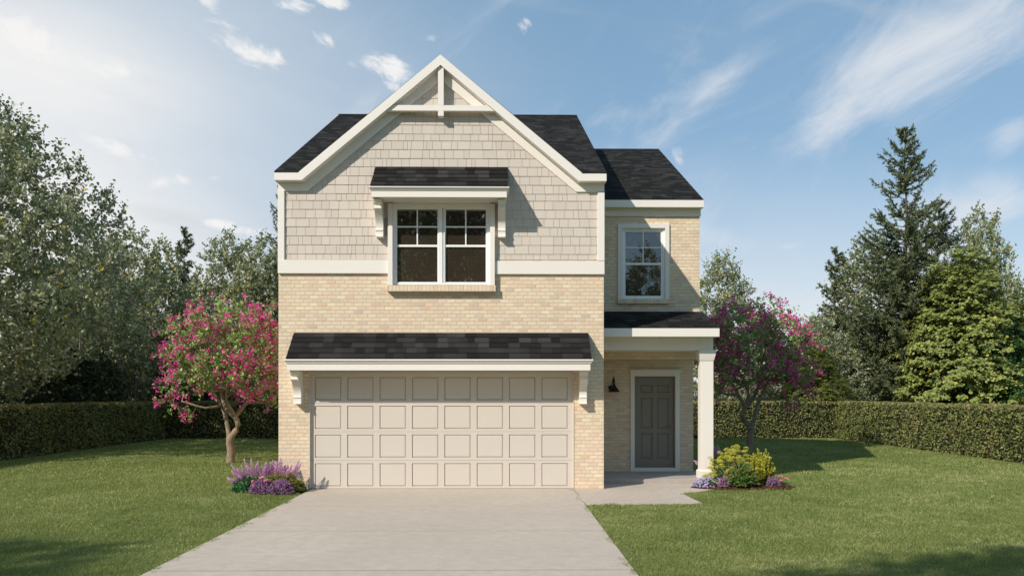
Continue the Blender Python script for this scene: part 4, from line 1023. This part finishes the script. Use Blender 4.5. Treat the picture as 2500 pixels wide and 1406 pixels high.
def pinks(label, loc, spots, seed, cat='flower', grass=True):
    R = np.random.default_rng(seed); r = plant('coral_pinks', label, 'flowering plant', loc, 'coral pinks'); V = []; st = MB()
    for (x, y, z) in spots:
        st.tube([(x*.5, y*.5, 0), (x, y, z)], [.003, .002], 3, cap=False)
        for ring, rr in ((7, .028), (5, .016)):
            for i in range(ring):
                a = 2*PI*i/ring+R.random(); c = np.array([x+math.cos(a)*rr*.6, y+math.sin(a)*rr*.6-.004, z+.004+(.028-rr)*.6]); V.append(c)
    V = np.array(V); nr = np.tile(np.array([0, -.6, .8]), (len(V), 1))
    obj('petals', fastmesh('petals', leaves(V, .030, R, nr, .8, 'hex', asp=1.0), 6, R.random(len(V))), M['coral'], r)['kind'] = 'stuff'
    obj('stems', st.mesh('stems', False), M['bluegreen'], r)
    n = 260; T = dome_dirs(R, n, .16, .12, .12, .1); A = T*.15; A[:,2] = 0
    obj('leaves', fastmesh('leaves', spikes(A, T, .010, R), 3, R.random(n)), M['bluegreen'], r)
    return r
lo = gpos(642, 1203)
pinks('coral flowers poking out of the left lavender mound', lo, [(-.16, -.08, .22), (-.02, -.10, .28), (.08, -.14, .23), (.10, -.12, .245), (-.12, -.16, .15), (.03, -.12, .30)], 12)
# right bed
bed = empty('mulch_bed', (4.60, .22, 0)); tag(bed, 'brown mulch heap under the shrubs beside the porch column', 'mulch bed')
R_ = np.random.default_rng(15); nC = 6500; a = R_.uniform(0, 2*PI, nC); rr = np.sqrt(R_.random(nC)); px_ = np.cos(a)*rr*1.0; py_ = np.sin(a)*rr*.49
hz_ = .055*(1-rr**2)+.05*np.exp(-(((px_-.64)/.20)**2+((py_+.02)/.22)**2))+R_.random(nC)*.012
wgt = (rr*(1+.25*(vnoise(px_+4, py_, .25, 8)-.5)) < .97)&~((px_+4.6 < 4.26)&(py_+.22 > .66)); Pm = np.stack([px_, py_, hz_], 1)[wgt]
obj('mulch_chips', fastmesh('mulch_chips', leaves(Pm, .042, R_, np.tile(np.array([0,0,1.]), (len(Pm),1)), .55, 'quad', asp=.55), 4, R_.random(len(Pm))), M['mulch'], bed)
tag(bed, kind='thing')
m = MB(); NR, NA = 12, 40; vs = [(0, 0, .045)]
for i in range(1, NR+1):
    q = i/NR
    for k in range(NA):
        t = 2*PI*k/NA; x, y = math.cos(t)*q*.95, math.sin(t)*q*.45; vs.append((x, y, .05*(1-q*q)-.012+.045*math.exp(-(((x-.64)/.2)**2+((y+.02)/.22)**2))))
fs = [(0, 1+k, 1+(k+1) % NA) for k in range(NA)]+[(1+i*NA+k, 1+(i+1)*NA+k, 1+(i+1)*NA+(k+1) % NA, 1+i*NA+(k+1) % NA) for i in range(NR-1) for k in range(NA)]
m.add(vs, fs); m.build('mulch_soil', M['mulch'], bed, fix=False)
def euphorbia(label, loc, rx, ry, h, n, seed):
    R = np.random.default_rng(seed); r = plant('yellow_flowering_shrub', label, 'shrub', loc)
    T = dome_dirs(R, n, rx, ry, h, .10, .9)*R.uniform(.8, 1.04, n)[:, None]; A = T*np.array([.2, .2, 0]); C = (A+T)/2+np.array([0,0,.05])
    st = MB()
    for i in range(n): st.tube([A[i], C[i], T[i]], [.006, .005, .003], 4, cap=False)
    obj('stems', st.mesh('stems', False), M['stem'], r)
    k = 34; t = np.tile(np.linspace(.15, .93, k), n)[:, None]; Ar, Cr, Tr = (np.repeat(q, k, 0) for q in (A, C, T)); P = (1-t)**2*Ar+2*t*(1-t)*Cr+t*t*Tr+R.normal(size=(n*k,3))*.022
    obj('leaves', fastmesh('leaves', leaves(P, .036, R, unit(P+np.array([0,-.2,.3])), .25, 'quad', asp=.55), 4, R.random(len(P))), M['greyleaf'], r)
    k = 110; sz = np.repeat(R.uniform(.042, .058, n), k)[:, None]; d = unit(R.normal(size=(n*k,3))); d[:,2] = np.where(d[:,2] < -.45, -d[:,2], d[:,2])
    Q = np.repeat(T, k, 0)+d*sz*np.array([1, 1, .8])*R.uniform(.8, 1.05, (n*k, 1))
    obj('flower_heads', fastmesh('flower_heads', leaves(Q, .0135, R, d, .6, 'quad', asp=1), 4, np.clip(R.random(len(Q))*.8+d[:,2]*.3, 0, 1)), M['euph'], r)
    return r
euphorbia('large round shrub with yellow-green flower heads beside the porch column', (WX(1793, .55), .55, .03), .60, .40, .74, 200, 21)
sprigs('golden_shrub', 'upright golden yellow sprigs at the right of the round yellow shrub', 'shrub', (WX(1858, .36), .36, .03), .27, .24, .70, 120, 'gold', 22, up=.5, nl=52, ls=.034, zmin=.45, lw=.7, p=.9)
sprigs('heath', 'green heath with orange tips in front of the yellow shrubs', 'heath', (WX(1812, -.04), -.04, .03), .37, .28, .52, 230, 'heath', 23, nl=40, ls=.034, group='heath plants', lw=.45)
def phlox(label, loc, rx, ry, h, n, seed):
    R = np.random.default_rng(seed); r = plant('phlox', label, 'flowering plant', loc)
    T = dome_dirs(R, n, rx, ry, h, .12); V = []; va = []
    for c in T:
        u = R.random(); nn = unit(np.array([R.normal()*.4, -.7+R.normal()*.3, .8])); a1 = unit(np.cross(nn, [0, 0, 1.])); b1 = np.cross(nn, a1)
        for i in range(5):
            a = 2*PI*i/5+u*6; V.append(c+(a1*math.cos(a)+b1*math.sin(a))*.012); va.append(u)
    V = np.array(V); obj('flowers', fastmesh('flowers', leaves(V, .019, R, np.tile(np.array([0,-.6,.7]), (len(V),1)), .8, 'hex', asp=1), 6, va), M['violet'], r)['kind'] = 'stuff'
    k = 1500; P = dome_dirs(R, k, rx*1.0, ry, h*.9, .03)*R.uniform(.4, 1, k)[:, None]
    obj('leaves', fastmesh('leaves', leaves(P, .028, R, None, 0, 'quad', asp=.45), 4, R.random(k)), M['stem'], r)
phlox('low mat of pale violet flowers at the foot of the porch column', (WX(1733, .22), .22, .02), .34, .26, .17, 130, 31)
lavender('small purple lavender between the violet flowers and the orange tipped heath', (WX(1771, -.02), -.02, .03), .15, .12, .20, 33, 120, 'purple lavender mounds')
lavender('small purple lavender right of the golden sprigs', (WX(1888, .08), .08, .03), .15, .12, .19, 34, 120, 'purple lavender mounds')
pinks('coral flowers at the right end of the mulch bed', (WX(1905, .12), .12, .03), [(-.17, -.06, .11), (-.03, -.10, .115), (-.02, .0, .19), (.03, .02, .17), (.12, .04, .15), (.14, -.02, .135)], 13)
Yr = 1.35; LD = (WX(1752, Yr), Yr, 0)
spike_plant('pink spiked plant half hidden behind the porch column', LD, spk_from(LD, [(1745,1110,1744,1088), (1751,1108,1753,1086), (1758,1108,1756,1092), (1772,1108,1777,1091), (1780,1110,1779,1092), (1716,1135,1694,1124), (1716,1128,1706,1103), (1720,1140,1698,1130)], seed=6), 36, (260, .3, .2, .25))
# ------------------------------------------------------------ sky, sun, camera
wd = bpy.data.worlds.new('World'); sc.world = wd; wd.use_nodes = True; nt = wd.node_tree
LDIR = Vector((1.08, 1.0, -1.0)).normalized(); elev = math.asin(-LDIR.z)
bg = nt.nodes['Background']; sky = nt.nodes.new('ShaderNodeTexSky'); sky.sky_type = 'NISHITA'; sky.sun_disc = False
sky.sun_elevation = elev; sky.sun_rotation = math.atan2(-LDIR.x, -LDIR.y); sky.air_density = 1.0; sky.dust_density = .6; sky.ozone_density = 2.0
STR = .12
def nn(t, **k):
    x = nt.nodes.new('ShaderNode'+t)
    for a, b in k.items(): setattr(x, a, b)
    return x
def lk(a, b): nt.links.new(a, b)
def mth(op, a, b=0.0, clamp=False, c=None):
    x = nn('Math', operation=op, use_clamp=clamp)
    for i, v in enumerate((a, b) if c is None else (a, b, c)):
        if isinstance(v, (int, float)): x.inputs[i].default_value = v
        else: lk(v, x.inputs[i])
    return x.outputs[0]
tc = nn('TexCoord'); sp = nn('SeparateXYZ'); lk(tc.outputs['Generated'], sp.inputs[0])
yy = mth('MAXIMUM', sp.outputs[1], .08); u = mth('DIVIDE', sp.outputs[0], yy); v = mth('DIVIDE', sp.outputs[2], yy)
cb = nn('CombineXYZ'); lk(u, cb.inputs[0]); lk(v, cb.inputs[1]); UV = cb.outputs[0]
def blob(px, py, a, b, ang, soft=1.0):
    mp = nn('Mapping', vector_type='TEXTURE'); mp.inputs['Location'].default_value = ((px-1225)/F, (960-py)/F, 0); mp.inputs['Rotation'].default_value = (0, 0, math.radians(ang)); mp.inputs['Scale'].default_value = (a/F, b/F, 1)
    lk(UV, mp.inputs[0]); ln = nn('VectorMath', operation='LENGTH'); lk(mp.outputs[0], ln.inputs[0])
    mr = nn('MapRange', interpolation_type='SMOOTHSTEP'); lk(ln.outputs['Value'], mr.inputs[0]); mr.inputs[1].default_value = 1.15; mr.inputs[2].default_value = 0.0; mr.inputs[4].default_value = soft
    return mr.outputs[0]
def addl(l):
    r = l[0]
    for x in l[1:]: r = mth('MAXIMUM', r, x)
    return r
def wnoise(scale, ang, sx, sy, detail, rough, dist=0.0, off=0.0):
    mp = nn('Mapping', vector_type='POINT'); mp.inputs['Rotation'].default_value = (0, 0, math.radians(-ang)); mp2 = nn('Mapping', vector_type='POINT'); mp2.inputs['Scale'].default_value = (sx, sy, 1); mp2.inputs['Location'].default_value = (off, off*.7, off*.3)
    lk(UV, mp.inputs[0]); lk(mp.outputs[0], mp2.inputs[0]); n = nn('TexNoise'); lk(mp2.outputs[0], n.inputs['Vector']); n.inputs['Scale'].default_value = scale; n.inputs['Detail'].default_value = detail; n.inputs['Roughness'].default_value = rough; n.inputs['Distortion'].default_value = dist
    return n.outputs['Fac']
def cloud(mask, noise, lo, hi, k, a0=0.0, a1=1.0):
    x = mth('ADD', noise, mth('MULTIPLY', mth('SUBTRACT', mask, 1.0), k)); mr = nn('MapRange', interpolation_type='SMOOTHSTEP'); lk(x, mr.inputs[0]); mr.inputs[1].default_value = lo; mr.inputs[2].default_value = hi; mr.inputs[3].default_value = a0; mr.inputs[4].default_value = a1
    return mr.outputs[0]
# left puffs, streaking down to the right
pm = addl([blob(600,120,230,80,-33), blob(60,110,270,100,-20), blob(255,170,160,52,-22), blob(940,165,140,62,-30), blob(715,15,110,36,-10), blob(810,5,95,36,-15), blob(1285,60,44,38,0,.85), blob(805,105,80,34,-30,.9), blob(960,215,70,34,-20,.95), blob(520,20,80,50,-40,.9),
           blob(400,450,150,36,5,.95), blob(300,370,210,44,-20,.9), blob(530,436,56,22,0,.95), blob(590,560,190,40,-12,.95), blob(1655,373,42,58,20,.95), blob(1050,95,40,28,0,.85), blob(860,160,60,30,-40,.8)])
c1 = cloud(pm, wnoise(20, -28, .75, 1.45, 10, .66, .5), .33, .58, .42, 0, .95)
# long soft streaks on the right, rising to the right
vm = addl([blob(2260,140,560,190,33), blob(2060,280,300,110,35,.95), blob(1740,215,210,55,38,.62), blob(2420,60,280,110,25,.9), blob(2440,500,460,120,12,1.0), blob(2180,650,520,90,20,.9), blob(1930,600,60,18,8,.8), blob(2480,330,110,60,35,.7), blob(1640,300,120,40,50,.45), blob(1800,590,160,40,-10,.5), blob(2300,700,500,80,12,.7), blob(1900,740,420,70,12,.8)])
c2 = cloud(vm, wnoise(6, 36, .62, 1.6, 12, .64, .7, 3.0), .16, .70, .34, 0, .86)
# bright hazy bank on the left
lm = addl([blob(-250,380,1600,980,0,1.0), blob(100,640,1000,260,-4,.9), blob(1250,1000,3000,640,0,.95)])
c3 = mth('MULTIPLY', lm, mth('ADD', mth('MULTIPLY', wnoise(3.2, -14, .35, 1.6, 7, .55, .2, 7.0), .9), .62), True)
gm = blob(420,545,330,62,-14); c4 = cloud(gm, wnoise(6, -12, .4, 1.8, 6, .55, .2, 2.0), .22, .62, .36, 0, .6)
def mixc(f, a, col):
    x = nn('Mix', data_type='RGBA'); lk(f, x.inputs[0]); lk(a, x.inputs[6]); x.inputs[7].default_value = (*[q/STR for q in col], 1); return x.outputs[2]
hs = nn('HueSaturation'); hs.inputs['Saturation'].default_value = SKY_SAT; hs.inputs['Value'].default_value = SKY_VAL; lk(sky.outputs[0], hs.inputs['Color'])
half = nn('Value'); half.outputs[0].default_value = .5
c = mixc(half.outputs[0], hs.outputs[0], (.215, .455, .69)); c = mixc(c3, c, (.80, .83, .86)); c6 = mth('MULTIPLY', addl([blob(60,590,800,330,-8), blob(60,150,560,190,-16,1.0)]), mth('ADD', mth('MULTIPLY', wnoise(5, -16, .55, 1.6, 10, .64, .7, 5.0), 2.6), -.45), True); c = mixc(c6, c, (.90, .89, .88)); c = mixc(c4, c, (.60, .63, .66)); c = mixc(c2, c, (.80, .82, .85)); c = mixc(c1, c, (.92, .91, .90))
lk(c, bg.inputs['Color']); bg.inputs['Strength'].default_value = STR
sl_ = bpy.data.lights.new('sun', 'SUN'); sl_.energy = SUN_E; sl_.angle = math.radians(.5); sl_.color = (1.0, .925, .82)
so = bpy.data.objects.new('sun', sl_); COL.objects.link(so); so.rotation_euler = LDIR.to_track_quat('-Z', 'Y').to_euler(); so.location = (-20, -20, 20)
cd = bpy.data.cameras.new('camera'); co = bpy.data.objects.new('camera', cd); COL.objects.link(co); sc.camera = co
co.location = CAM; co.rotation_euler = (PI/2, 0, -YAW); cd.sensor_width = 36; cd.lens = F/2500*36; cd.shift_y = (HZ-703)/2500; cd.clip_end = 2000; cd.clip_start = .1
sc.view_settings.view_transform = 'Standard'; sc.view_settings.look = 'None'; sc.view_settings.exposure = EXPO; sc.view_settings.gamma = 1; sc.view_settings.use_curve_mapping = False
sc.cycles.max_bounces = 6; sc.cycles.transparent_max_bounces = 4; sc.cycles.caustics_reflective = False; sc.cycles.caustics_refractive = False
